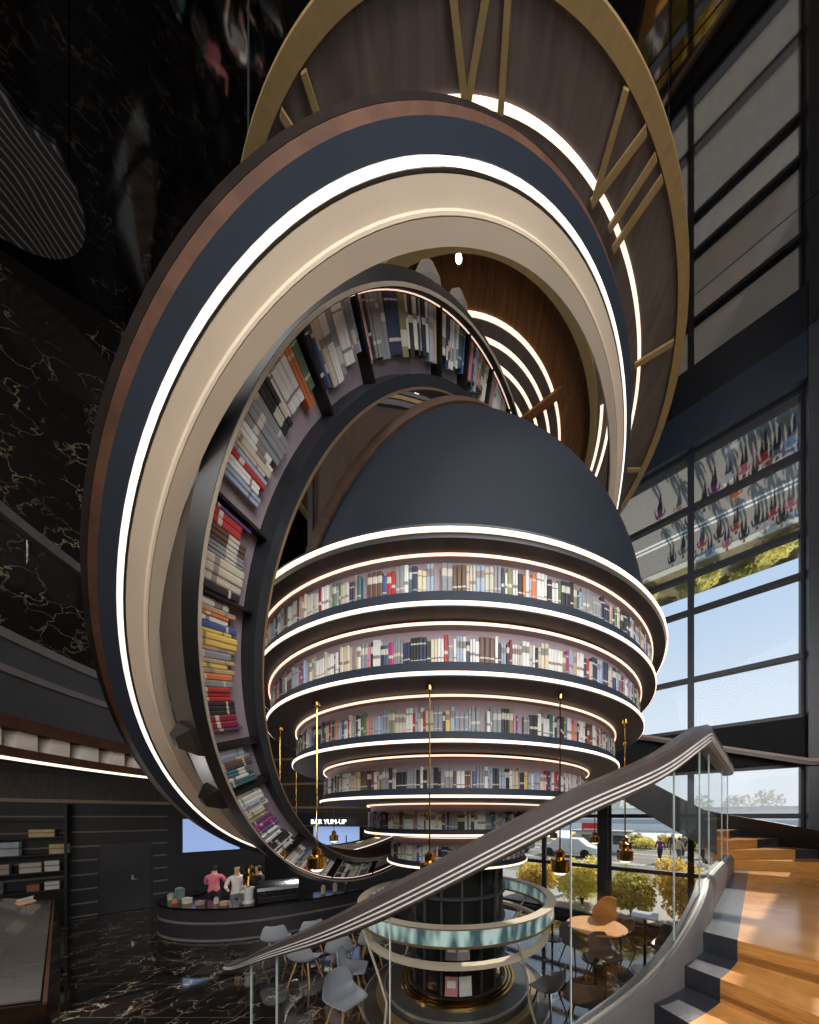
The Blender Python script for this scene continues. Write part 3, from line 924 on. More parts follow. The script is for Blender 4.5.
for i, t in enumerate(T):
    rg = random.Random(100 + i)
    r = t['rout'] - .052
    half = math.degrees(math.acos(r / 5.2))
    a = 270 - half - 6; end = 270 + half + 6; n_vis = 0; prev = None; run = 0
    style = 0; w = .036; h = 1.0
    while a < end:
        if run <= 0:
            col = pick(rg, None); w = rg.choice(THK); h = rg.choice(HTS); style = rg.randrange(4); run = rg.choice([1, 1, 1, 1, 2, 2, 3]) if WTS[col] > 4 else 1
        run -= 1
        da = math.degrees(w / r)
        th = R(a + da / 2); n = Vector((math.cos(th), math.sin(th), 0))
        p = V(AX, AY, t['top'] + .002) + n * (r - rg.uniform(0, .012))
        M = Matrix.Translation(p) @ Matrix.Rotation(th + PI / 2, 4, 'Z')
        hh = h * t['hb']
        vis = n.dot(Vector((p.x, p.y, 0)).normalized()) < -.02
        if vis:
            n_vis += 1
        BOOKS.append([proj_area(p, n, w, hh) if vis else 0, M, w - .0015, hh, .044, col, style, ('globe', ORD[i]), n_vis if vis else 0])
        a += da
        if rg.random() < .012:
            a += math.degrees(.06 / r)

# ------------------------------------------------------------------ big tilted ring A
FA = tilted((-.22, 5.2, 2.04), 1.188, -.764)
RA = thing('big_tilted_ring', 'huge tilted ring with wooden rim, navy face, white light band and cream inside', 'ring', FA[0] - FA[2] * 0)
N2 = 200
mb = MB(); mb.rev([(3.745, -.055), (3.84, -.17), (4.0, -.17), (4.09, -.085), (4.073, -.045), (4.04, -.06)], FA, n=N2); obj('ring_body', mb, rimdark, RA)
mb = MB(); mb.rev([(4.072, -.04), (4.045, .0), (4.045, -.07), (4.06, -.07)], FA, n=N2); obj('wooden_rim', mb, rimwood, RA)
mb = MB(); mb.rev([(4.045, .0), (3.967, .0), (3.967, -.06), (4.045, -.06)], FA, n=N2); obj('navy_face', mb, navy, RA)
mb = MB(); mb.rev([(3.964, .003), (3.94, .003), (3.94, -.05), (3.964, -.05)], FA, n=N2); obj('light_band', mb, ledr, RA)
mb = MB(); mb.rev([(3.937, -.004), (3.925, -.014), (3.925, -.06), (3.937, -.06)], FA, n=N2); obj('shadow_gap', mb, black, RA)
mb = MB(); mb.rev([(3.924, -.003), (3.86, -.012), (3.842, -.014), (3.835, -.003), (3.824, -.002), (3.818, -.016), (3.818, -.06), (3.924, -.06)], FA, n=N2); obj('cream_face', mb, cream, RA)
mb = MB(); mb.rev([(3.82, -.004), (3.738, -.03), (3.738, -.05), (3.82, -.07)], FA, n=N2); obj('cream_inner_band', mb, cream2, RA)

# ------------------------------------------------------------------ tilted bookshelf ring B
FB = tilted((-.34, 5.2, 2.06), 1.232, -.445)
RB = thing('bookshelf_ring', 'tilted black ring-shaped bookshelf with radial dividers wrapped around the globe', 'bookcase', FB[0])
mb = MB(); mb.rev([(3.60, .0), (3.60, -.36), (3.685, -.36), (3.685, -.06), (3.625, .0)], FB, n=N2, mi=[0, 1, 1, 2, 0]); obj('outer_flange', mb, [navy, mat('ring_side_brown', (74, 64, 56), 0.45), black], RB)
mb = MB(); mb.rev([(3.622, .008), (3.604, .008), (3.604, -.01), (3.622, -.01)], FB, n=N2); obj('trim_line', mb, mat('trim_pale', (176, 164, 146), 0.4, metal=0.4), RB)
mb = MB(); mb.rev([(3.25, .0), (3.25, -.36), (3.18, -.36), (3.18, .0)], FB, n=N2, mi=[0, 1, 1, 0]); obj('inner_flange', mb, [navy_dk, black], RB)
mb = MB(); mb.rev([(3.185, .008), (3.172, .008), (3.172, -.02), (3.185, -.02)], FB, n=N2); obj('trim_line', mb, gold_dim, RB)
mb = MB(); mb.rev([(3.24, -.175), (3.61, -.175), (3.61, -.30), (3.24, -.30)], FB, n=N2); obj('back_panel', mb, mauve, RB)
mb = MB(); mb.rev([(3.599, -.062), (3.594, -.062), (3.594, -.074), (3.599, -.074)], FB, n=N2); obj('led_strip', mb, ledg, RB)
DIV = [-70, -51, -32, -14, 4, 22, 40, 58, 76, 92, 109, 118, 126.5, 134.5, 151.5, 161, 180, 189.3, 208, 215.5, 234, 252.5, 271]
for a in DIV:
    c, u, v, n = FB; e = math.cos(R(a)) * u + math.sin(R(a)) * v; tt = n.cross(e)
    mb = MB(); mb.box(c + e * 3.425 - n * .115, (.35, .022, .12), Matrix((e, tt, n)).transposed()); obj('divider', mb, black, RB)
NBAY = len(DIV) - 1
seen_order = [i for i in range(NBAY) if DIV[i] >= 100]
for i in range(NBAY):
    a0, a1 = DIV[i], DIV[i + 1]
    rg = random.Random(300 + i)
    c, u, v, n = FB
    a = a0 + .5; run = 0; cnt = 0
    gap = rg.choice([0, 0, .06, .1])
    visbay = a1 > 100
    while a < a1 - .9 - math.degrees(gap / 3.585):
        if run <= 0:
            col = pick(rg, None); w = rg.choice([.026, .032, .038, .046, .056]); h = rg.choice([.8, .9, 1.0, 1.06]); style = rg.randrange(4); run = rg.choice([1, 1, 1, 2, 3]) if WTS[col] > 4 else rg.choice([1, 1, 2])
            if col in ('cream', 'ivory', 'tan') and rg.random() < .6:
                col = rg.choice(['white', 'pale blue', 'grey', 'white'])
            if 189 < a < 208 and rg.random() < .5:
                col = rg.choice(['yellow', 'orange', 'blue', 'purple', 'red', 'navy', 'tan'])
        run -= 1
        da = math.degrees(w / 3.5)
        th = R(a + da / 2); e = math.cos(th) * u + math.sin(th) * v
        p = c + e * 3.592 - n * (.085 + rg.uniform(0, .015))
        hh = .25 * h
        M = Matrix.Translation(p) @ Matrix((n.cross(e), -n, -e)).transposed().to_4x4()
        cnt += 1
        BOOKS.append([proj_area(p, n, w, hh) if visbay else 0, M, w - .002, hh, .075, col, style, ('ring', i), cnt])
        a += da
# 300 that show largest become objects; the rest one object
BOOKS.sort(key=lambda q: -q[0])
nbay = len(seen_order)
rest = MB()
for k2, (ar, M, w, h, d, col, style, place, no) in enumerate(BOOKS):
    if k2 < 300:
        o = bpy.data.objects.new('book', book_mesh(w, h, d, col, style)); C.objects.link(o); o.matrix_world = M
        sz = ('thin' if w < .027 else 'thick' if w > .04 else 'medium') + (' short' if h < .21 else ' tall' if h > .245 else '')
        if place[0] == 'globe':
            tag(o, "%s %s book, %s from the left on the globe's %s shelf" % (sz, col, nth(no), place[1]), 'book', "books on the globe's %s shelf" % place[1])
        else:
            bay = seen_order.index(place[1]) + 1
            tag(o, "%s %s book, %s in the tilted ring's %s compartment counted counter-clockwise" % (sz, col, nth(no), nth(bay)), 'book', 'books in the tilted ring shelf')
    else:
        g = book_geo(w, h, d, col, style, M)
        rest.add(g.v, g.f, g.mi)
o = obj('book_rows', rest, BMATS, smooth=0, fixn=False)
o['kind'] = 'stuff'; tag(o, 'smaller books filling the farther and lower shelves of globe and ring', 'books')

# brackets between the rings
for i, (a, w0) in enumerate(((206.5, .25), (215.5, .22), (135.5, .13), (128.5, .11))):
    c, u, v, n = FB; e = math.cos(R(a)) * u + math.sin(R(a)) * v; tt = n.cross(e)
    p = c + e * 3.66
    mb = MB()
    secs = []
    for r, w, h0, h1 in ((0, w0 / 2, -.26, -.05), (.06, w0 * .45, -.25, -.07), (.15 if i < 2 else .12, w0 * .18, -.2, -.12)):
        secs.append([p + e * r + tt * w + n * h0, p + e * r + tt * w + n * h1, p + e * r - tt * w + n * h1, p + e * r - tt * w + n * h0])
    mb.sweep(secs)
    tag(obj('ring_bracket', mb, black if i < 2 else mat('bracket_taupe', (92, 84, 78), 0.5), at=p, smooth=0), ('dark wedge bracket on the ring shelf, upper of the pair at its lower left', 'dark wedge bracket on the ring shelf, lower of the pair at its lower left',
        'pale pointed bracket on top of the ring shelf near the ceiling spotlight', 'small pointed bracket on the ring shelf beside the ceiling light arcs')[i], 'bracket', 'brackets joining the tilted rings')

# ================================================================== clock disc under the ceiling
ZC = 6.08
CLK = thing('ceiling_clock', 'giant clock face hung under the ceiling with gold rim and numerals', 'clock', (-.03, AY, ZC + EZ))
fc = hfr(ZC, -.03, AY)
mb = MB(); mb.rev([(3.15, .0), (3.252, .0), (3.252, .035), (3.15, .035)], fc, n=N2); obj('gold_rim', mb, gold, CLK)
mb = MB(); mb.rev([(2.24, .05), (3.16, .05), (3.15, .12), (2.24, .12)], fc, n=N2); obj('dial_panel', mb, clockpan, CLK)
mb = MB(); mb.rev([(2.14, -.06), (2.24, -.06), (2.24, .16), (2.14, .16)], fc, n=N2); obj('inner_gold_rim', mb, gold, CLK)
mb = MB(); mb.rev([(0, .1), (2.14, .1), (2.14, .15), (0, .15)], fc, n=N2); obj('wooden_disc', mb, clockdisc, CLK)
mb = MB(); mb.rev([(2.735, .035), (2.773, .035), (2.773, .06), (2.735, .06)], fc, n=N2); obj('light_ring', mb, ledc, CLK)
for r in (1.69, 1.53, 1.37, 1.21):
    mb = MB(); mb.rev([(r - .018, .085), (r + .018, .085), (r + .018, .11), (r - .018, .11)], fc, n=128); obj('light_arc', mb, ledc, CLK)
    mb = MB(); mb.rev([(r - .135, .09), (r - .03, .09), (r - .03, .105), (r - .135, .105)], fc, n=128); obj('dark_band', mb, clockpan, CLK)
for r in (2.30, 2.42):
    mb = MB(); mb.rev([(r - .02, .03), (r + .02, .03), (r + .02, .06), (r - .02, .06)], fc, -24, 30, n=32); obj('light_arc', mb, ledc, CLK)


def cp(r, a, z=-.01):
    return fc[0] + Vector((r * math.cos(R(a)), r * math.sin(R(a)), z))


for nst, (a, b2) in enumerate((((3.12, -91.0), (2.76, -89.0)), ((3.12, -86.1), (2.76, -88.6)), ((3.12, -83.3), (2.75, -82.6)), ((3.14, -63.7), (2.72, -60.9)), ((3.14, -58.3), (2.70, -61.2)), ((3.14, -54.9), (2.72, -55.5)), ((3.14, -52.2), (2.69, -52.6)),
              ((3.13, -29.5), (2.70, -30.0)), ((3.13, -3.6), (2.70, -3.9)), ((3.14, -119.4), (2.74, -117.2)), ((3.14, -113.8), (2.74, -115.2)))):
    mb = MB(); mb.beam(cp(*a, -.01 - .0012 * nst), cp(*b2, -.01 - .0012 * nst), .052, .03); obj('numeral_stroke', mb, gold, CLK)
mb = MB(); mb.beam(cp(1.1, -39, .05), cp(1.82, -36.5, .05), .1, .04); obj('clock_hand', mb, clockdisc, CLK)
dl = thing('downlight', 'small round ceiling spotlight shining in the wooden clock disc', 'downlight', cp(2.04, -90.5, .10))
mb = MB(); p = cp(2.04, -90.5, .085); mb.rev([(.0, 0), (.035, 0), (.035, .015), (.0, .015)], (p, UX, UY, UZ), n=16); obj('lens', mb, emit('spot', (255, 250, 240), 14), dl)
mb = MB(); mb.rev([(.035, -.005), (.05, -.005), (.05, .015), (.035, .015)], (p, UX, UY, UZ), n=16); obj('trim_ring', mb, silver, dl)
for i, a in enumerate((-20, -75, -130, 160, 60)):
    p = cp(3.18, a, .16)
    mb = MB(); mb.tube([p, Vector((p.x, p.y, CEIL + EZ))], .008, 6)
    tag(obj('suspension_cable', mb, steel, at=p), 'thin steel cable holding the clock rim, %s going round from the window side' % nth(i + 1), 'cable', 'cables holding the clock')

# reflection painted as wavy lines on the ceiling, far corner over the gallery
m, nt, N, L, b = nodes('painted_wavy_reflection')
tc = N.new('ShaderNodeTexCoord'); wv = N.new('ShaderNodeTexWave'); wv.inputs['Scale'].default_value = 2.6; wv.inputs['Distortion'].default_value = 16; wv.inputs['Detail'].default_value = 1.0; wv.inputs['Detail Scale'].default_value = .35
cr = N.new('ShaderNodeValToRGB'); cr.color_ramp.elements[0].position = .72; cr.color_ramp.elements[0].color = lin((24, 23, 24)) + (1,)
cr.color_ramp.elements[1].position = .92; cr.color_ramp.elements[1].color = lin((84, 80, 80)) + (1,)
L.new(tc.outputs['Object'], wv.inputs['Vector']); L.new(wv.outputs['Fac'], cr.inputs[0]); L.new(cr.outputs[0], b.inputs['Base Color'])
p = V(-7.35, 4.35, CEIL - .05)
mb = MB(); q = [(p.x + 1.05 * math.cos(R(a)) * (1.1 if a < 180 else .9), p.y + .85 * math.sin(R(a))) for a in range(0, 360, 10)]
mb.prism(q, p.z - .03, p.z + .04); tag(obj('wavy_ceiling_reflection', mb, m, at=p), 'dark painted ceiling reflection of wavy contour lines above the upper gallery', 'ceiling relief')

# ================================================================== pendant lamps around the column
def pendant(x, y, ztop, label):
    z0 = -.52
    t = thing('pendant_lamp', label, 'lamp', (x, y, z0 + EZ), 'brass pendant lamps under the globe')
    mb = MB(); mb.tube([V(x, y, z0 + .2), V(x, y, ztop)], .007, 6); obj('rod', mb, brass, t)
    mb = MB(); mb.lathe([(0, ztop + EZ - .04), (.03, ztop + EZ - .04), (.035, ztop + EZ), (0, ztop + EZ)], (x, y, 0), 12); obj('ceiling_cap', mb, brass, t)
    mb = MB(); mb.lathe([(0, z0 + EZ + .13), (.04, z0 + EZ + .12), (.045, z0 + EZ + .14), (.045, z0 + EZ + .19), (0, z0 + EZ + .22)], (x, y, 0), 20); obj('upper_tier', mb, brass, t)
    mb = MB(); mb.lathe([(.078, z0 + EZ), (.086, z0 + EZ + .01), (.086, z0 + EZ + .11), (.078, z0 + EZ + .12), (0, z0 + EZ + .12)], (x, y, 0), 24); obj('shade', mb, brass, t)
    mb = MB(); mb.lathe([(0, z0 + EZ - .035), (.04, z0 + EZ - .028), (.066, z0 + EZ - .003), (.074, z0 + EZ + .02), (0, z0 + EZ + .03)], (x, y, 0), 20); obj('bulb', mb, emit('bulb', (255, 240, 214), 1.4), t)


LAMPL = ['brass pendant lamp on a long rod, nearest one before the globe column', 'brass pendant lamp hanging before the lower window, above the table side', 'brass pendant lamp between the globe and the peak of the stair handrail',
         'brass pendant lamp behind the globe, closest to the stairs', 'brass pendant lamp behind the globe, beside the window wall', 'brass pendant lamp behind the globe, before the far window corner', 'brass pendant lamp behind the column, window half',
         'brass pendant lamp behind the column, bar half', 'brass pendant lamp behind the lowest lit shelf on the bar side', 'brass pendant lamp at the right edge of the lit bar menu screen', 'small brass pendant lamp hanging in front of the lit bar menu screen',
         'brass pendant lamp hidden low behind the shelf ring, bar side', 'brass pendant lamp on the bar side whose rod runs beside the shelf ring', 'brass pendant lamp overlapping the lowest run of the shelf ring']
for i in range(14):
    a = R(-94 + 360 / 14 * i)
    pendant(AX + 2.72 * math.cos(a), AY + 2.72 * math.sin(a), 1.13, LAMPL[i])

# ================================================================== staircase
AN0 = -52.4; STEP = 6.66; RISE = .168; ZL = -.986


def pol(r, a, z=0.0):
    return Vector((AX + .02 + r * math.cos(R(a)), AY + r * math.sin(R(a)), z + EZ))


def railpath(a):     # handrail centre line height on the curved run
    T8 = [(-121, -1.22), (-112.6, -.97), (-103, -.737), (-93.4, -.446), (-85, -.18), (-76, .085), (-63, .367), (-55, .59), (-46, .78), (-40, .84)]
    for (a0, z0), (a1, z1) in zip(T8[:-1], T8[1:]):
        if a <= a1:
            return z0 + (z1 - z0) * (a - a0) / (a1 - a0)
    return .84


ST = thing('curved_staircase', 'curved staircase with bamboo treads and black stone ends rising round the globe', 'staircase', pol(4.2, -95, -3.17) * 1.0)
RIN, RMID, ROUT = 3.49, 3.70, 5.6
stone = mat('black_stone', (46, 48, 54), 0.22, var=0.15, scale=5)
for i in range(13):
    z = ZL - RISE * (i + 1); a1 = AN0 - STEP * i; a0 = a1 - STEP
    if z < -3.1:
        continue
    frz = hfr(0, AX + .02, AY)
    mb = MB(); mb.rev([(RMID, z - .14), (ROUT, z - .14), (ROUT, z), (RMID, z)], frz, a0, a1 + 1.0, 6); obj('tread', mb, bamboo, ST)
    mb = MB(); mb.rev([(RIN, z - .14), (RMID, z - .14), (RMID, z + .002), (RIN, z + .002)], frz, a0 - .05, a1 + 1.0, 3); obj('tread_end', mb, stone, ST)
    # closed riser below
    mb = MB(); mb.rev([(RMID, z - RISE), (ROUT, z - RISE), (ROUT, z - .1), (RMID, z - .1)], frz, a0, a0 + .6, 1); obj('riser', mb, bamboo, ST)
    mb = MB(); mb.rev([(RIN, z - RISE), (RMID, z - RISE), (RMID, z - .1), (RIN, z - .1)], frz, a0 + .02, a0 + .6, 1); obj('riser_end', mb, stone, ST)
# landing
e0 = pol(RIN, AN0); e1 = pol(ROUT, AN0); eM = pol(RMID, AN0)
tdir = (Vector((4.72, 5.30, 0)) - Vector((e0.x, e0.y, 0))).normalized()
lend0 = Vector((4.72, 5.32, 0)); lend1 = Vector((6.25, 4.92, 0))
mb = MB()
lp = [(eM.x, eM.y), (e1.x, e1.y), (6.6, 2.4), (6.9, 4.75), (lend1.x, lend1.y), (lend0.x + .48, lend0.y - .12)]
mb.prism(lp, ZL - .16 + EZ, ZL + EZ); obj('landing', mb, bamboo, ST)
mb = MB()
lp2 = [(e0.x, e0.y), (eM.x, eM.y), (lend0.x + .48, lend0.y - .12), (lend0.x, lend0.y)]
mb.prism(lp2, ZL - .16 + EZ, ZL + EZ + .002); obj('landing_edge', mb, stone, ST)
mb = MB(); mb.rev([(RMID, ZL - RISE), (ROUT, ZL - RISE), (ROUT, ZL - .1), (RMID, ZL - .1)], hfr(0, AX + .02, AY), AN0, AN0 + .6, 1); obj('riser', mb, bamboo, ST)
mb = MB(); mb.rev([(RIN, ZL - RISE), (RMID, ZL - RISE), (RMID, ZL - .1), (RIN, ZL - .1)], hfr(0, AX + .02, AY), AN0 + .02, AN0 + .6, 1); obj('riser_end', mb, stone, ST)
# inner curb (stringer) below the glass
curbm = mat('curb_grey', (84, 82, 84), 0.4, var=0.1, scale=4)
path = []
for i in range(0, 81):
    a = -120.5 + i
    path.append((pol(3.40, a), railpath(a), a))
p0 = pol(3.40, -40); pe = Vector((4.68, 5.06, 0))
for i in range(1, 13):
    t = i / 12
    path.append((Vector((p0.x + (pe.x - p0.x) * t, p0.y + (pe.y - p0.y) * t, 0)), .84 - .03 * t, None))
rail = []
for i, (p, z, a) in enumerate(path):
    A = path[max(i - 1, 0)][0]; B = path[min(i + 1, len(path) - 1)][0]
    d = Vector((B.x - A.x, B.y - A.y, 0)).normalized(); n = Vector((d.y, -d.x, 0))     # n points away from the globe, towards the stairs
    rail.append((Vector((p.x, p.y, EZ)), n, z))
for it in range(3):      # ease the kink at the top of the flight
    zs = [r[2] for r in rail]
    rail = [(p, n, (zs[max(i - 2, 0)] + zs[max(i - 1, 0)] + zs[i] + zs[min(i + 1, len(zs) - 1)] + zs[min(i + 2, len(zs) - 1)]) / 5) for i, (p, n, z) in enumerate(rail)]
mb = MB(); secs = []
for p, n, z in rail:
    b0 = max(z - 1.5, ZL - 3.0)
    lo = max(b0 - .55, -3.17)
    secs.append([p - n * .05 + UZ * lo, p - n * .05 + UZ * b0, p + n * .05 + UZ * (b0 + .0), p + n * .085 + UZ * (b0 - .06), p + n * .09 + UZ * lo])
mb.sweep(secs); obj('inner_curb', mb, curbm, ST)
mb = MB(); mb.sweep([[p + n * .012 + UZ * (z - 1.502), p + n * .012 + UZ * (z - 1.488), p + n * .03 + UZ * (z - 1.488), p + n * .03 + UZ * (z - 1.502)] for p, n, z in rail]); obj('curb_line', mb, silver, ST)
# handrail band with three pale inlays
HR = thing('stair_handrail', 'broad dark handrail band with three pale stripes sweeping past the globe', 'handrail', rail[40][0] + UZ * (rail[40][2]))
railm = mat('rail_dark', (70, 62, 60), 0.4, var=0.1, scale=5)


def rh(i):
    return .2 * min(1.0, .16 + .84 * (i / 24))


mb = MB(); secs = []
for i, (p, n, z) in enumerate(rail):
    h = rh(i)
    secs.append([p - n * .06 + UZ * (z - h / 2), p - n * .06 + UZ * (z + h / 2), p + n * .05 + UZ * (z + h / 2), p + n * .075 + UZ * (z + h * .38), p + n * .075 + UZ * (z - h * .4), p + n * .05 + UZ * (z - h / 2)])
mb.sweep(secs); obj('rail_band', mb, railm, HR)
for f in (.02, -.14, -.30):
    mb = MB(); secs = []
    for i, (p, n, z) in enumerate(rail):
        h = rh(i); c = z + h * f
        secs.append([p + n * .07 + UZ * (c - h * .028), p + n * .07 + UZ * (c + h * .028), p + n * .083 + UZ * (c + h * .028), p + n * .083 + UZ * (c - h * .028)])
    mb.sweep(secs); obj('pale_inlay', mb, mat('inlay_pale', (206, 202, 198), 0.35), HR)
# glass panels between curb and rail
brk = [0, 4, 9, 24, 44, 62, 74, 82, 88, len(rail) - 1]
for i in range(len(brk) - 1):
    a, b2 = brk[i], brk[i + 1]
    mid = rail[(a + b2) // 2]
    g = thing('balustrade_glass_panel', 'clear balustrade glass panel under the striped handrail, %s counted up the stairs' % nth(i + 1), 'glass panel', mid[0] + UZ * (mid[2] - 1.5), 'glass panels of the stair balustrade')
    mb = MB(); secs = []
    for j in range(a, b2 + 1):
        p, n, z = rail[j]
        q = p
        if j == a:
            q = p + (rail[j + 1][0] - p) * .12
        if j == b2:
            q = p + (rail[j - 1][0] - p) * .12
        h = rh(j)
        secs.append([q - n * .006 + UZ * max(z - 1.5, -3.16), q - n * .006 + UZ * (z - h / 2), q + n * .006 + UZ * (z - h / 2), q + n * .006 + UZ * max(z - 1.5, -3.16)])
    mb.sweep(secs); obj('pane', mb, railg, g)
    mb = MB(); p, n, z = rail[b2]; mb.beam(p + UZ * max(z - 1.5, -3.16), p + UZ * (z - rh(b2) / 2), .007, .012, up=n); obj('clip_edge', mb, mat('glass_edge', (176, 188, 188), 0.2), g)

# upper flight: four winders, then a straight run along the window wall
UF = thing('upper_stair_flight', 'upper stair flight winding from the landing along the window wall', 'staircase', Vector((4.75, 5.4, ZL + EZ)))
piv = Vector((4.78, 5.42, 0))
angs = [-15, 2, 19, 36, 54]
for i in range(4):
    z = ZL + .17 * (i + 1)
    a, b2 = R(angs[i]), R(angs[i + 1])
    pts4 = [piv, piv + Vector((math.cos(a), math.sin(a), 0)) * 2.0, piv + Vector((math.cos(b2), math.sin(b2), 0)) * 2.0]
    d = Vector((-math.sin(a), math.cos(a), 0))
    mb = MB(); mb.prism([(p.x, p.y) for p in pts4], ZL - .05 + EZ, z + EZ); obj('winder', mb, bamboo, UF)
    mb = MB(); e = Vector((math.cos(a), math.sin(a), 0)); q = piv + e * 1.85
    mb.prism([(v.x, v.y) for v in (piv + e * (1.86 - .28 * i), piv + e * 2.02, piv + e * 2.02 - d * .012, piv + e * (1.86 - .28 * i) - d * .012)], z - .17 + EZ, z + EZ + .003); obj('riser_end', mb, stone, UF)
zt = ZL + .17 * 4
for i in range(9):
    z = zt + .17 * (i + 1)
    b0 = piv + WT * (.245 * i); b1 = piv + WT * (.245 * (i + 1))
    q = [b0, b0 + WN * 1.45, b1 + WN * 1.45, b1]
    mb = MB(); mb.prism([(p.x, p.y) for p in q], z - .25 + EZ, z + EZ); obj('tread', mb, bamboo, UF)
# stringers
mb = MB(); secs = []
for s, zz in ((-.02, zt), (.6, zt + .42), (1.2, zt + .84), (1.8, zt + 1.26), (2.3, zt + 1.6)):
    p = piv + WT * s - WN * .04
    secs.append([Vector((p.x, p.y, zz + .30 + EZ)), Vector((p.x, p.y, zz - .42 + EZ)), Vector((p.x, p.y, zz - .42 + EZ)) + WN * .05, Vector((p.x, p.y, zz + .30 + EZ)) + WN * .05])
mb.sweep(secs); obj('inner_stringer', mb, greydk, UF)
mb = MB(); secs = []
for a, r, zz in ((-24, 2.3, -.30), (-15, 2.06, -.22), (4, 2.06, -.12), (22, 2.06, .02), (40, 2.06, .16), (54, 2.06, .30)):
    e = Vector((math.cos(R(a)), math.sin(R(a)), 0)); p = piv + e * r
    secs.append([Vector((p.x, p.y, ZL - .2 + EZ)), Vector((p.x, p.y, zz + EZ - .15)), Vector((p.x, p.y, zz + EZ - .15)) + e * .06, Vector((p.x, p.y, ZL - .2 + EZ)) + e * .06])
mb.sweep(secs); obj('outer_stringer', mb, black, UF)
mb = MB(); a0, a1 = piv + WT * 0.0 + WN * .72, piv + WT * 2.25 + WN * .72
mb.beam(Vector((a0.x, a0.y, zt - .33 + EZ)), Vector((a1.x, a1.y, zt + 1.24 + EZ)), 1.44, .06); obj('soffit', mb, greydk, UF)
# rail on the wall side, pale on a dark band
wr = thing('wall_handrail', 'dark and tan handrail sloping along the slate band of the window wall', 'handrail', wal(-.5, -.35, 1.6))
zr = [(-3.0, 1.02), (-1.9, 1.16), (0.0, 1.80), (.9, 2.1), (2.2, 2.42)]
mb = MB(); mb.sweep([[wal(s, -.36, z - .10), wal(s, -.36, z + .03), wal(s, -.30, z + .03), wal(s, -.30, z - .10)] for s, z in zr]); obj('dark_band', mb, railm, wr)
mb = MB(); mb.sweep([[wal(s, -.375, z - .025), wal(s, -.375, z + .035), wal(s, -.29, z + .035), wal(s, -.29, z - .025)] for s, z in zr]); obj('tan_cap', mb, mat('cap_tan', (138, 116, 98), 0.4), wr)
mb = MB()
for s, z in ((-2.9, 1.02), (-1.9, 1.16), (0, 1.8), (1.4, 2.2)):
    mb.beam(wal(s, -.33, z - .05), wal(s, -.14, z - .05), .03, .03)
obj('wall_bracket', mb, steel, wr)
# upper gallery at the head of the flight
mb = MB(); q = [wal(2.3, -.2), wal(5.8, -.2), wal(5.8, -1.6), wal(2.9, -1.9), wal(2.3, -1.6)]
mb.prism([(p.x, p.y) for p in q], 1.25 + EZ, 1.95 + EZ); ug = struct('floor_upper_gallery', mb, navy_dk)
for z in (1.3, 1.62, 1.9):
    mb = MB(); qq = [wal(2.26, -.2, z), wal(2.26, -1.63, z), wal(2.9, -1.94, z), wal(5.8, -1.64, z)]
    for a, b2 in zip(qq[:-1], qq[1:]):
        mb.beam(a, b2, .04, .035)
    struct('edge_strip', mb, striptan, ug)

# ================================================================== bar
def smooth_path(pts, n=6):
    out = []
    for i in range(len(pts) - 1):
        p0 = Vector(pts[max(i - 1, 0)]); p1 = Vector(pts[i]); p2 = Vector(pts[i + 1]); p3 = Vector(pts[min(i + 2, len(pts) - 1)])
        for k3 in range(n):
            t = k3 / n
            out.append(.5 * ((2 * p1) + (p2 - p0) * t + (2 * p0 - 5 * p1 + 4 * p2 - p3) * t * t + (3 * p1 - p0 - 3 * p2 + p3) * t ** 3))
    out.append(Vector(pts[-1]))
    return out


BP = smooth_path([(-8.3, 8.9), (-8.45, 8.2), (-8.1, 7.6), (-7.2, 7.22), (-6.13, 7.16), (-5.3, 7.38), (-4.5, 7.85), (-3.7, 8.5), (-3.0, 9.2), (-2.3, 10.2)])
BC = thing('bar_counter', 'curved dark bar counter with two tan lines along its front', 'counter', (-6.1, 7.4, 0))


def bsec(zlo, zhi, out, depth):
    secs = []
    for i, p in enumerate(BP):
        A = BP[max(i - 1, 0)]; B = BP[min(i + 1, len(BP) - 1)]; d = (B - A).normalized(); n = Vector((d.y, -d.x))
        a = p + n * out; c = p - n * depth
        secs.append([Vector((a.x, a.y, zlo)), Vector((a.x, a.y, zhi)), Vector((c.x, c.y, zhi)), Vector((c.x, c.y, zlo))])
    return secs


mb = MB(); mb.sweep(bsec(0, .83, 0, .5)); obj('counter_body', mb, mat('bar_front', (44, 42, 46), 0.4, var=0.1), BC)
mb = MB(); mb.sweep(bsec(.83, .87, .05, .62)); obj('worktop', mb, blackgloss, BC)
for z in (.05, .48):
    mb = MB(); mb.sweep(bsec(z - .03, z + .03, .015, .02)); obj('tan_line', mb, stripgrey, BC)
# bar screens and sign
scr = emit('screen_blue', (150, 176, 226), .75)
for i, (a, b2, zc, hh, lab) in enumerate(((fw(2.35, .08, -.93), fw(4.45, .08, -.93), -.93, 1.0, 'lit blue menu screen on the bar wall under the white sign'),)):
    t = thing('menu_screen', lab, 'screen', (a + b2) / 2)
    mb = MB(); mb.beam(a, b2, .06, hh + .08); obj('frame', mb, black, t)
    mb = MB(); mb.beam(a + fn * .035 + fd * .04, b2 + fn * .035 - fd * .04, .02, hh); obj('display', mb, scr, t)
    for s in (.9, 1.5):
        mb = MB(); q = a + fd * s + fn * .05; mb.beam(q - UZ * .3, q + UZ * .15, .05, .012, up=fn); obj('menu_mark', mb, mat('menu_ink', (90, 110, 150), 0.6), t)
t = thing('menu_screen', 'lit blue menu screen on the bar wall half hidden by the big ring', 'screen', lw(.95, .1, -.85))
mb = MB(); mb.beam(lw(.38, .08, -.72), lw(1.62, .08, -.72), .06, 1.3); obj('frame', mb, black, t)
mb = MB(); mb.beam(lw(.42, .115, -.72), lw(1.58, .115, -.72), .02, 1.22); obj('display', mb, scr, t)
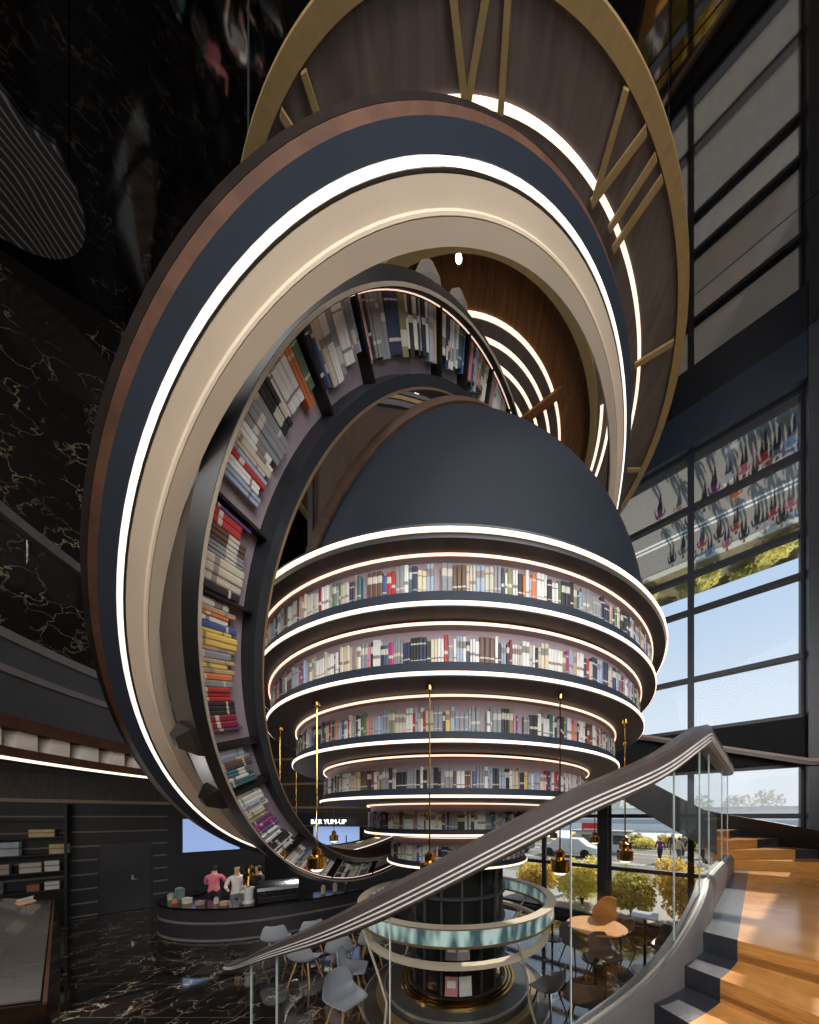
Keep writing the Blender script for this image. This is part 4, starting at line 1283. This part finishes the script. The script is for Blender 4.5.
cu = bpy.data.curves.new('bar_sign', 'FONT'); cu.body = 'BAR YUM-UP'; cu.size = .27; cu.extrude = .015; cu.align_x = 'LEFT'
cu.materials.append(emit('sign_white', (250, 248, 244), 2.0))
tmp = bpy.data.objects.new('bar_sign_text', cu); C.objects.link(tmp); bpy.context.view_layer.update()
sme = bpy.data.meshes.new_from_object(tmp.evaluated_get(bpy.context.evaluated_depsgraph_get())); bpy.data.objects.remove(tmp)
so = bpy.data.objects.new('bar_sign', sme); C.objects.link(so)
so.matrix_world = Matrix.Translation(fw(2.4, .3, -.32)) @ Matrix((fd, UZ, fn)).transposed().to_4x4()
tag(so, 'small white lit lettering sign above the bar menu screen', 'sign')

# things on the bar
def at_bar(i, back, z=.872):
    p = BP[i]; A = BP[max(i - 1, 0)]; B = BP[min(i + 1, len(BP) - 1)]; d = (B - A).normalized(); n = Vector((d.y, -d.x))
    q = p - n * back
    return Vector((q.x, q.y, z)), math.atan2(d.y, d.x)


chrome = mat('chrome', (120, 126, 132), 0.25, metal=1.0, var=0.04)
p, a = at_bar(33, .3)
t = thing('espresso_machine', 'chrome espresso machine on the bar counter', 'coffee machine', p); rot = Matrix.Rotation(a, 3, 'Z')


def L2(x, y, z):
    return p + rot @ Vector((x, y, z))


mb = MB(); mb.box(L2(0, 0, .09), (.9, .48, .14), rot); mb.box(L2(0, .1, .26), (.86, .24, .22), rot); obj('body', mb, black, t)
mb = MB(); mb.sweep([[L2(x, -.26, .33), L2(x, -.28, .42), L2(x, -.1, .52), L2(x, .24, .52), L2(x, .24, .33)] for x in (-.46, .46)]); obj('hood', mb, chrome, t)
mb = MB(); mb.box(L2(0, -.18, .17), (.84, .22, .02), rot); obj('drip_tray', mb, chrome, t)
for x in (-.25, .05, .3):
    mb = MB(); mb.tube([L2(x, -.1, .33), L2(x, -.1, .27), L2(x, -.3, .26)], .03, 8); obj('portafilter', mb, black, t)
p, a = at_bar(28, .3)
t = thing('coffee_grinder', 'white coffee grinder with a golden hopper on the bar counter', 'coffee grinder', p)
mb = MB(); mb.lathe([(0, p.z), (.13, p.z), (.13, p.z + .05), (.10, p.z + .08), (.10, p.z + .42), (0, p.z + .44)], (p.x, p.y, 0), 16); obj('body', mb, mat('enamel_white', (214, 216, 214), 0.3), t)
mb = MB(); mb.lathe([(0, p.z + .44), (.06, p.z + .45), (.12, p.z + .62), (.14, p.z + .72), (.08, p.z + .80), (.11, p.z + .92), (.05, p.z + 1.0), (0, p.z + 1.01)], (p.x, p.y, 0), 16); obj('hopper', mb, brass, t)
items = [(8, .35, (222, 216, 200), .14, .26, 'white paper bag'), (11, .25, (150, 170, 150), .16, .2, 'pale green glass jar'), (13, .4, (90, 120, 112), .2, .3, 'dark teal cake box'), (15, .2, (190, 110, 90), .12, .12, 'small red tin'),
         (17, .3, (200, 190, 176), .18, .14, 'low cream cup box'), (20, .25, (160, 140, 120), .14, .1, 'brown napkin box'), (22, .35, (196, 190, 184), .1, .18, 'tall grey flask'), (24, .22, (186, 150, 116), .16, .1, 'tan pastry tray'), (40, .3, (206, 190, 160), .12, .24, 'cream jar'), (42, .3, (196, 180, 150), .12, .26, 'tan canister'), (44, .28, (60, 62, 66), .1, .22, 'black thermos')]
for i, (ix, back, col, w, h, nm) in enumerate(items):
    p, a = at_bar(ix, back)
    lab = nm + ' on the bar counter, ' + nth(i + 1) + ' from its rounded end'
    mm = mat('bar_item_%d' % i, col, 0.45)
    words = nm.split(); kind = '_'.join(words[-2:])
    if words[-1] in ('jar', 'tin', 'flask', 'canister', 'thermos'):
        t = thing(kind, lab, words[-1], p, 'small things on the bar')
        mb = MB(); mb.lathe([(0, p.z), (w / 2, p.z), (w / 2, p.z + h * .8), (w * .3, p.z + h * .9), (0, p.z + h * .9)], (p.x, p.y, 0), 14); obj('body', mb, mm, t)
        mb = MB(); mb.lathe([(0, p.z + h * .88), (w * .34, p.z + h * .88), (w * .34, p.z + h), (0, p.z + h)], (p.x, p.y, 0), 14); obj('lid', mb, silver, t)
    else:
        mb = MB(); rot = Matrix.Rotation(a, 3, 'Z'); mb.box(p + UZ * h * .45, (w, w * .7, h * .9), rot); mb.box(p + UZ * h * .95, (w * 1.05, w * .75, h * .1), rot)
        tag(obj(kind, mb, mm, at=p), lab, words[-1], 'small things on the bar')
# bar staff
def staff(top, low, loc, rz, label):
    o = person('work', top, low, loc, rz, label, 'staff behind the bar')


staff('pink', 'black', (-7.35, 8.45, 0), R(200), 'person in a pink shirt bending over the bar end')
staff('white', 'grey', (-6.55, 8.3, 0), R(30), 'person in a white shirt working behind the bar')
staff('black', 'black', (-6.0, 8.4, 0), R(-20), 'person in black standing behind the coffee grinder')

# left bookcase along the left wall and low display cabinet
bcs = thing('display_bookcase', 'dark wall bookcase with boxes and white books at the left', 'bookcase', lw(-2.4, .3, -3.17))
for z in (-.1, -.62, -1.12, -1.62, -2.15):
    mb = MB(); mb.beam(lw(-3.25, .22, z), lw(-1.35, .22, z), .42, .04); obj('shelf', mb, darkpan, bcs)
for tt in (-3.25, -1.33):
    mb = MB(); mb.beam(lw(tt, .22, -3.17), lw(tt, .22, .35), .42, .05, up=wd); obj('side_panel', mb, darkpan, bcs)
mb = MB(); mb.beam(lw(-3.25, .22, -2.65), lw(-1.35, .22, -2.65), .44, .95); obj('base_cabinet', mb, black, bcs)
bi = [(-1.62, -.60, .34, .17, (214, 192, 138), 'cream gift box', 'second'), (-1.42, -1.10, .26, .22, (210, 190, 140), 'cream pillow box', 'third'), (-2.1, -1.10, .5, .3, (176, 190, 200), 'pale blue picture book', 'third'),
      (-1.75, -1.60, .28, .22, (196, 186, 180), 'grey boxed book', 'fourth'), (-1.5, -1.60, .2, .24, (206, 210, 206), 'white mug box', 'fourth'), (-2.25, -1.60, .6, .22, (170, 154, 148), 'mauve book set', 'fourth'),
      (-1.5, -2.13, .2, .18, (204, 206, 204), 'white square box', 'lowest'), (-1.72, -2.13, .16, .15, (150, 90, 70), 'brown tin box', 'lowest'), (-2.3, -2.13, .5, .25, (186, 182, 178), 'white slipcase book', 'lowest'), (-2.75, -1.60, .3, .34, (222, 222, 220), 'large white book', 'fourth')]
for i, (tt, z, w, h, col, nm, sh) in enumerate(bi):
    p = lw(tt, .26, z)
    mb = MB(); rot = Matrix.Rotation(math.atan2(wd.y, wd.x), 3, 'Z'); w *= 1.25; h *= 1.25; mb.box(p + UZ * h / 2, (w, .24, h), rot); mb.box(p + UZ * h * .55, (w * 1.01, .245, h * .12), rot, 1)
    tag(obj('_'.join(nm.split()[-2:]), mb, [mat('shelf_item_%d' % i, col, 0.6), mat('shelf_item_band', (130, 116, 104), 0.6)], at=p), nm + ' on the %s shelf of the dark wall bookcase' % sh, nm.split()[-1], 'things on the wall bookcase')
# low cabinet: glossy black with sloped glass top, running from the bookcase towards the stairs
cab = thing('display_cabinet', 'long low glossy black display cabinet with sloped glass at the lower left', 'cabinet', (-7.8, 5.5, 0))
ca, cb2 = Vector((-4.65, 3.3, 0)), Vector((-10.2, 7.25, 0)); cd = (cb2 - ca).normalized(); cn = Vector((cd.y, -cd.x, 0))
if cn.x < 0:
    cn = -cn
mb = MB(); mb.sweep([[p - cn * .0 + UZ * .02, p + UZ * .55, p - cn * .1 + UZ * 1.05, p - cn * .9 + UZ * 1.3, p - cn * .9 + UZ * .02] for p in (ca, cb2)]); obj('cabinet_body', mb, blackgloss, cab)
mb = MB(); mb.sweep([[p - cn * .13 + UZ * 1.07, p - cn * .13 + UZ * 1.09, p - cn * .85 + UZ * 1.31, p - cn * .85 + UZ * 1.29] for p in (ca + cd * .1, cb2 - cd * .1)]); obj('glass_top', mb, mat('cabinet_glass', (92, 88, 86), 0.08), cab)
for u0 in (0.02, .1, .92):
    mb = MB(); mb.beam(ca - cn * u0 + UZ * (.57 if u0 < .05 else 1.065 if u0 < .5 else 1.32), cb2 - cn * u0 + UZ * (.57 if u0 < .05 else 1.065 if u0 < .5 else 1.32), .03, .03); obj('edge_rail', mb, stripgrey if u0 > .5 else rimwood, cab)
# two open books lying at the cabinet's far end
for i, (s, col, lab) in enumerate(((.35, (196, 206, 210), 'pale open picture book lying on the far end of the black display cabinet'), (.75, (200, 150, 120), 'tan paperback lying beside the open book on the display cabinet'))):
    p = cb2 - cd * s - cn * .5 + UZ * 1.2
    mb = MB(); rot = Matrix.Rotation(math.atan2(cd.y, cd.x) + .3 * i, 3, 'Z') @ Matrix.Rotation(R(-14), 3, 'X')
    mb.box(p + rot @ Vector((-.1, 0, .03)), (.19, .28, .03), rot @ Matrix.Rotation(R(-6), 3, 'Y')); mb.box(p + rot @ Vector((.1, 0, .03)), (.19, .28, .03), rot @ Matrix.Rotation(R(6), 3, 'Y'))
    tag(obj('open_book', mb, mat('lying_book_%d' % i, col, 0.6), at=p), lab, 'book')


# ================================================================== chairs and tables
def shell_geo(armw=.30, backh=.44):
    mb = MB()
    prof = [(-.22, .435), (-.24, .455), (-.2, .465), (-.05, .445), (.1, .44), (.18, .47), (.225, .56), (.25, .68), (.265, .80), (.262, .84)]
    wid = [.20, .215, .225, .235, .24, .24, .235, .225, .20, .16]
    curl = [.0, .01, .03, .06, .08, .09, .085, .05, .02, .0]
    rows = []
    for (y, z), w, c in zip(prof, wid, curl):
        row = []
        for k3 in range(9):
            u = -1 + k3 / 4
            up = c * abs(u) ** 2.5
            fwd = -.07 * max(0.0, min(1.0, (z - .44) / .12)) * abs(u) ** 2
            row.append(Vector((u * w * (1 + .12 * (c > .05)), y + fwd, z + up)))
        rows.append(row)
    n = 9
    top = [p for r in rows for p in r]
    bot = []
    for i, r in enumerate(rows):
        for k3, p in enumerate(r):
            bot.append(p + Vector((0, .006 if i > 4 else 0, -.014)) + Vector((.004 if k3 > 4 else -.004, 0, 0)))
    vs = top + bot; fs = []; m = len(top)
    for i in range(len(rows) - 1):
        for k3 in range(n - 1):
            a, b3, c3, d3 = i * n + k3, i * n + k3 + 1, (i + 1) * n + k3 + 1, (i + 1) * n + k3
            fs += [(a, b3, c3, d3), (m + d3, m + c3, m + b3, m + a)]
    loop = [k3 for k3 in range(n)] + [i * n + n - 1 for i in range(1, len(rows))] + [(len(rows) - 1) * n + k3 for k3 in range(n - 2, -1, -1)] + [i * n for i in range(len(rows) - 2, 0, -1)]
    for q in range(len(loop)):
        a, b3 = loop[q], loop[(q + 1) % len(loop)]
        fs.append((a, b3, m + b3, m + a))
    mb.add(vs, fs)
    return mb


def make_chair(name, label, shell_m, leg_m, group):
    t = thing(name, label, 'chair', (0, 0, 0), group)
    o = obj('seat_shell', shell_geo(), shell_m, t, smooth=0)
    for pgn in o.data.polygons:
        pgn.use_smooth = True
    sbd = o.modifiers.new('soft', 'SUBSURF'); sbd.levels = 1; sbd.render_levels = 1
    for sx in (-1, 1):
        for sy in (-1, 1):
            mb = MB(); mb.tube([(sx * .11, sy * .10, .435), (sx * .22, sy * .21, .0)], [.016, .011], 8); obj('leg', mb, leg_m, t)
    mb = MB()
    mb.beam((-.11, -.10, .425), (.11, .10, .425), .02, .02); mb.beam((-.11, .10, .425), (.11, -.10, .425), .02, .02)
    obj('under_frame', mb, black, t)
    return t


greyshell = mat('shell_grey', (150, 154, 162), 0.45, var=0.04); darkshell = mat('shell_dark', (84, 80, 80), 0.45, var=0.06); whiteshell = mat('shell_white', (196, 196, 194), 0.45, var=0.04)
legwood = wood('leg_beech', (176, 128, 84), (204, 158, 110), 0.5, 4, (2, 2, 10))
ch = [(-4.1, 6.3, 200, 'light grey shell chair at the bar, nearest its rounded end'), (-3.5, 6.6, 215, 'light grey shell chair at the bar, second from the rounded end'), (-2.95, 7.05, 225, 'light grey shell chair at the bar, third from the rounded end'),
      (-3.0, 5.45, 175, 'pale shell chair below the handrail with wooden legs, first of the nearer row'), (-2.45, 5.75, 190, 'pale shell chair below the handrail with wooden legs, second of the nearer row'), (-1.98, 6.15, 200, 'pale shell chair below the handrail, closest to the ring counter in the nearer row'),
      (-1.95, 5.05, 100, 'grey shell chair turned toward the round plinth, the farther of two'), (-1.75, 4.25, 60, 'grey shell chair beside the plinth, nearest the stair balustrade')]
c0 = make_chair('shell_chair', ch[0][3], greyshell, legwood, 'grey shell chairs with wooden legs')
for i, (x, y, a, lab) in enumerate(ch):
    if i == 0:
        c0.location = (x, y, 0); c0.rotation_euler = (0, 0, R(a))
    else:
        dup(c0, (x, y, 0), R(a), lab)
ch2 = [(2.35, 6.1, 35, 'dark shell chair on the globe side of the sunlit table'), (2.75, 5.55, 15, 'dark shell chair at the near side of the sunlit table'), (3.72, 6.75, -160, 'dark shell chair behind the sunlit table by the window'),
       (4.25, 5.95, -60, 'dark shell chair beside the tall table nearest the stairs'), (1.35, 4.55, -140, 'dark shell chair near the plinth, left of the foreground pair'), (1.75, 4.2, 160, 'dark shell chair in the foreground beside the stair glass')]
d0 = make_chair('dark_shell_chair', ch2[0][3], darkshell, black, 'dark shell chairs by the window')
for i, (x, y, a, lab) in enumerate(ch2):
    if i == 0:
        d0.location = (x, y, 0); d0.rotation_euler = (0, 0, R(a))
    else:
        dup(d0, (x, y, 0), R(a), lab)
for i, (x, y, lab) in enumerate(((2.32, 7.43, 'tall square table on a black post by the window nearest the globe'), (3.72, 5.85, 'tall square table on a black post nearest the stairs'))):
    if i == 0:
        t = thing('tall_table', lab, 'table', (0, 0, 0), 'tall tables by the window')
        mb = MB(); mb.box((0, 0, 1.14), (.46, .46, .03)); obj('table_top', mb, mat('table_pale', (176, 182, 188), 0.25), t)
        mb = MB(); mb.lathe([(0, .02), (.028, .02), (.028, 1.125), (0, 1.125)], (0, 0, 0), 12); obj('post', mb, black, t)
        mb = MB(); mb.lathe([(0, 0), (.25, 0), (.25, .015), (.04, .035), (0, .035)], (0, 0, 0), 28); obj('base', mb, black, t)
        tall0 = t
        t.location = (x, y, 0); t.rotation_euler = (0, 0, R(-36))
    else:
        dup(tall0, (x, y, 0), R(-36), lab)
t = thing('round_table', 'round wooden table lit orange by the sun near the window', 'table', (2.95, 6.35, 0))
mb = MB(); mb.lathe([(0, .72), (.6, .72), (.62, .735), (.6, .75), (0, .75)], (2.95, 6.35, 0), 40); obj('table_top', mb, wood('table_wood', (190, 130, 76), (214, 160, 104), 0.35, 4, (1, 8, 1)), t)
mb = MB(); mb.lathe([(0, 0), (.3, 0), (.3, .02), (.05, .05), (.05, .72), (0, .72)], (2.95, 6.35, 0), 24); obj('pedestal', mb, black, t)
t = thing('wooden_high_back_chair', 'orange wooden high-backed chair in the sun behind the round table', 'chair', (3.5, 7.05, 0))
q = Vector((3.5, 7.05, 0)); rot = Matrix.Rotation(R(150), 3, 'Z')
mb = MB(); mb.sweep([[q + rot @ Vector((x, .22 - .05 * abs(x), z0)) for z0 in (.45,)] + [q + rot @ Vector((x, .27 - .1 * abs(x), h)), q + rot @ Vector((x, .31 - .1 * abs(x), h)), q + rot @ Vector((x, .26, .45))] for x, h in ((-.26, 1.22), (-.14, 1.28), (.0, 1.25), (.14, 1.12), (.26, .9))]); obj('backrest', mb, bamboo, t)
mb = MB(); mb.box(q + UZ * .44, (.52, .48, .05), rot); obj('seat', mb, bamboo, t)
for sx in (-.22, .22):
    for sy in (-.2, .2):
        mb = MB(); mb.tube([q + rot @ Vector((sx, sy, .42)), q + rot @ Vector((sx * 1.1, sy * 1.1, 0))], [.02, .015], 8); obj('leg', mb, bamboo, t)
# books shown face-out on the column
for i, (a, z, col, lab) in enumerate(((-95, -2.72, (200, 130, 130), 'pink book shown face-out low on the globe column'), (-81, -2.72, (214, 212, 208), 'white book shown face-out low on the globe column'),
                                      (-95, -2.18, (120, 110, 108), 'grey book shown face-out on the column, upper one'), (-83, -2.18, (176, 160, 148), 'tan book shown face-out on the column, upper one'))):
    e = Vector((math.cos(R(a)), math.sin(R(a)), 0)); p = V(AX, AY, z) + e * .90
    rot = Matrix.Rotation(R(a + 90), 3, 'Z') @ Matrix.Rotation(R(-12), 3, 'X')
    mb = MB(); mb.box(p + rot @ Vector((0, 0, .14)), (.19, .02, .27), rot); mb.box(p + rot @ Vector((0, -.011, .17)), (.13, .004, .1), rot, 1)
    tag(obj('display_book', mb, [mat('cover_%d' % i, col, 0.5), mat('cover_art', (236, 226, 216), 0.5)], at=p), lab, 'book', 'books face-out on the globe column')

# ================================================================== camera, sky, lights
cam = bpy.data.cameras.new('camera'); co = bpy.data.objects.new('camera', cam); C.objects.link(co)
co.location = (0, 0, EZ); co.rotation_euler = (PI / 2, 0, 0)
cam.sensor_fit = 'HORIZONTAL'; cam.sensor_width = 36; cam.lens = 36 * 286 / 819
cam.shift_x = -53.5 / 819; cam.shift_y = 304 / 819; cam.clip_start = .05; cam.clip_end = 500
bpy.context.scene.camera = co

w = bpy.data.worlds.new('sky'); bpy.context.scene.world = w; w.use_nodes = True
N = w.node_tree.nodes; L = w.node_tree.links; bg = N['Background']
tc = N.new('ShaderNodeTexCoord'); sp = N.new('ShaderNodeSeparateXYZ'); cr = N.new('ShaderNodeValToRGB')
cr.color_ramp.elements[0].position = 0.0; cr.color_ramp.elements[0].color = lin((238, 240, 242)) + (1,)
cr.color_ramp.elements[1].position = .62; cr.color_ramp.elements[1].color = lin((176, 205, 236)) + (1,)
e = cr.color_ramp.elements.new(.25); e.color = lin((224, 235, 246)) + (1,)
L.new(tc.outputs['Generated'], sp.inputs[0]); L.new(sp.outputs['Z'], cr.inputs[0]); L.new(cr.outputs[0], bg.inputs['Color'])
bg.inputs['Strength'].default_value = 1.0


def light(name, kind, loc, e, size=1.0, target=None, col=(1, 1, 1), spread=None):
    l = bpy.data.lights.new(name, kind); o = bpy.data.objects.new(name, l); C.objects.link(o)
    l.energy = e; l.color = col; o.location = loc
    if kind == 'AREA':
        l.size = size
        if spread:
            l.spread = spread
    if kind == 'POINT':
        l.shadow_soft_size = size
    if target is not None:
        o.rotation_euler = (Vector(target) - Vector(loc)).to_track_quat('-Z', 'Y').to_euler()
    return o


s = bpy.data.lights.new('sun', 'SUN'); so2 = bpy.data.objects.new('sun', s); C.objects.link(so2)
s.energy = 7.0; s.angle = R(.6); s.color = (1, .9, .76)
sd = Vector((-.70, -.55, -.68))
so2.rotation_euler = sd.to_track_quat('-Z', 'Y').to_euler()
light('added_key', 'AREA', (1.0, -3.5, 8.0), 720, 6, (-.3, 5.2, 5.2), (1, .97, .93))  # added area lamp high behind the camera, brightens the globe's front
light('added_fill', 'AREA', (2.2, -1.2, 5.4), 95, 2.5, (-2.2, 4.0, 5.0), (.97, .98, 1))  # unseen lamp put in to lift the tilted ring and its books
light('added_fill_left', 'AREA', (-9.5, .5, 9.5), 300, 4, (-2, 5.5, 4.5), (1, .92, .84))  # extra area lamp filling from the upper left, no fitting there
light('added_bar_fill', 'AREA', (-5.4, 9.4, 3.3), 60, .5, (-5.8, 8.6, 0), (1, .93, .85))  # made-up source brightening the bar; no lamp hangs here
light('added_cafe_fill', 'AREA', (-4.7, 2.9, 3.2), 55, .6, (-2.6, 5.6, 0), (1, .95, .9))  # invented fill for the chairs below the globe, not a fixture
light('added_gallery_fill', 'AREA', (-9.0, 4.0, 3.2), 40, 2, (-9.5, 7, 1), (1, .9, .8))  # unseen fill added under the gallery, apart from its LED line
sc2 = bpy.context.scene
sc2.view_settings.view_transform = 'Standard'; sc2.view_settings.look = 'None'; sc2.view_settings.exposure = 0.0
sc2.cycles.max_bounces = 8; sc2.cycles.transparent_max_bounces = 16
sc2.cycles.use_denoising = True
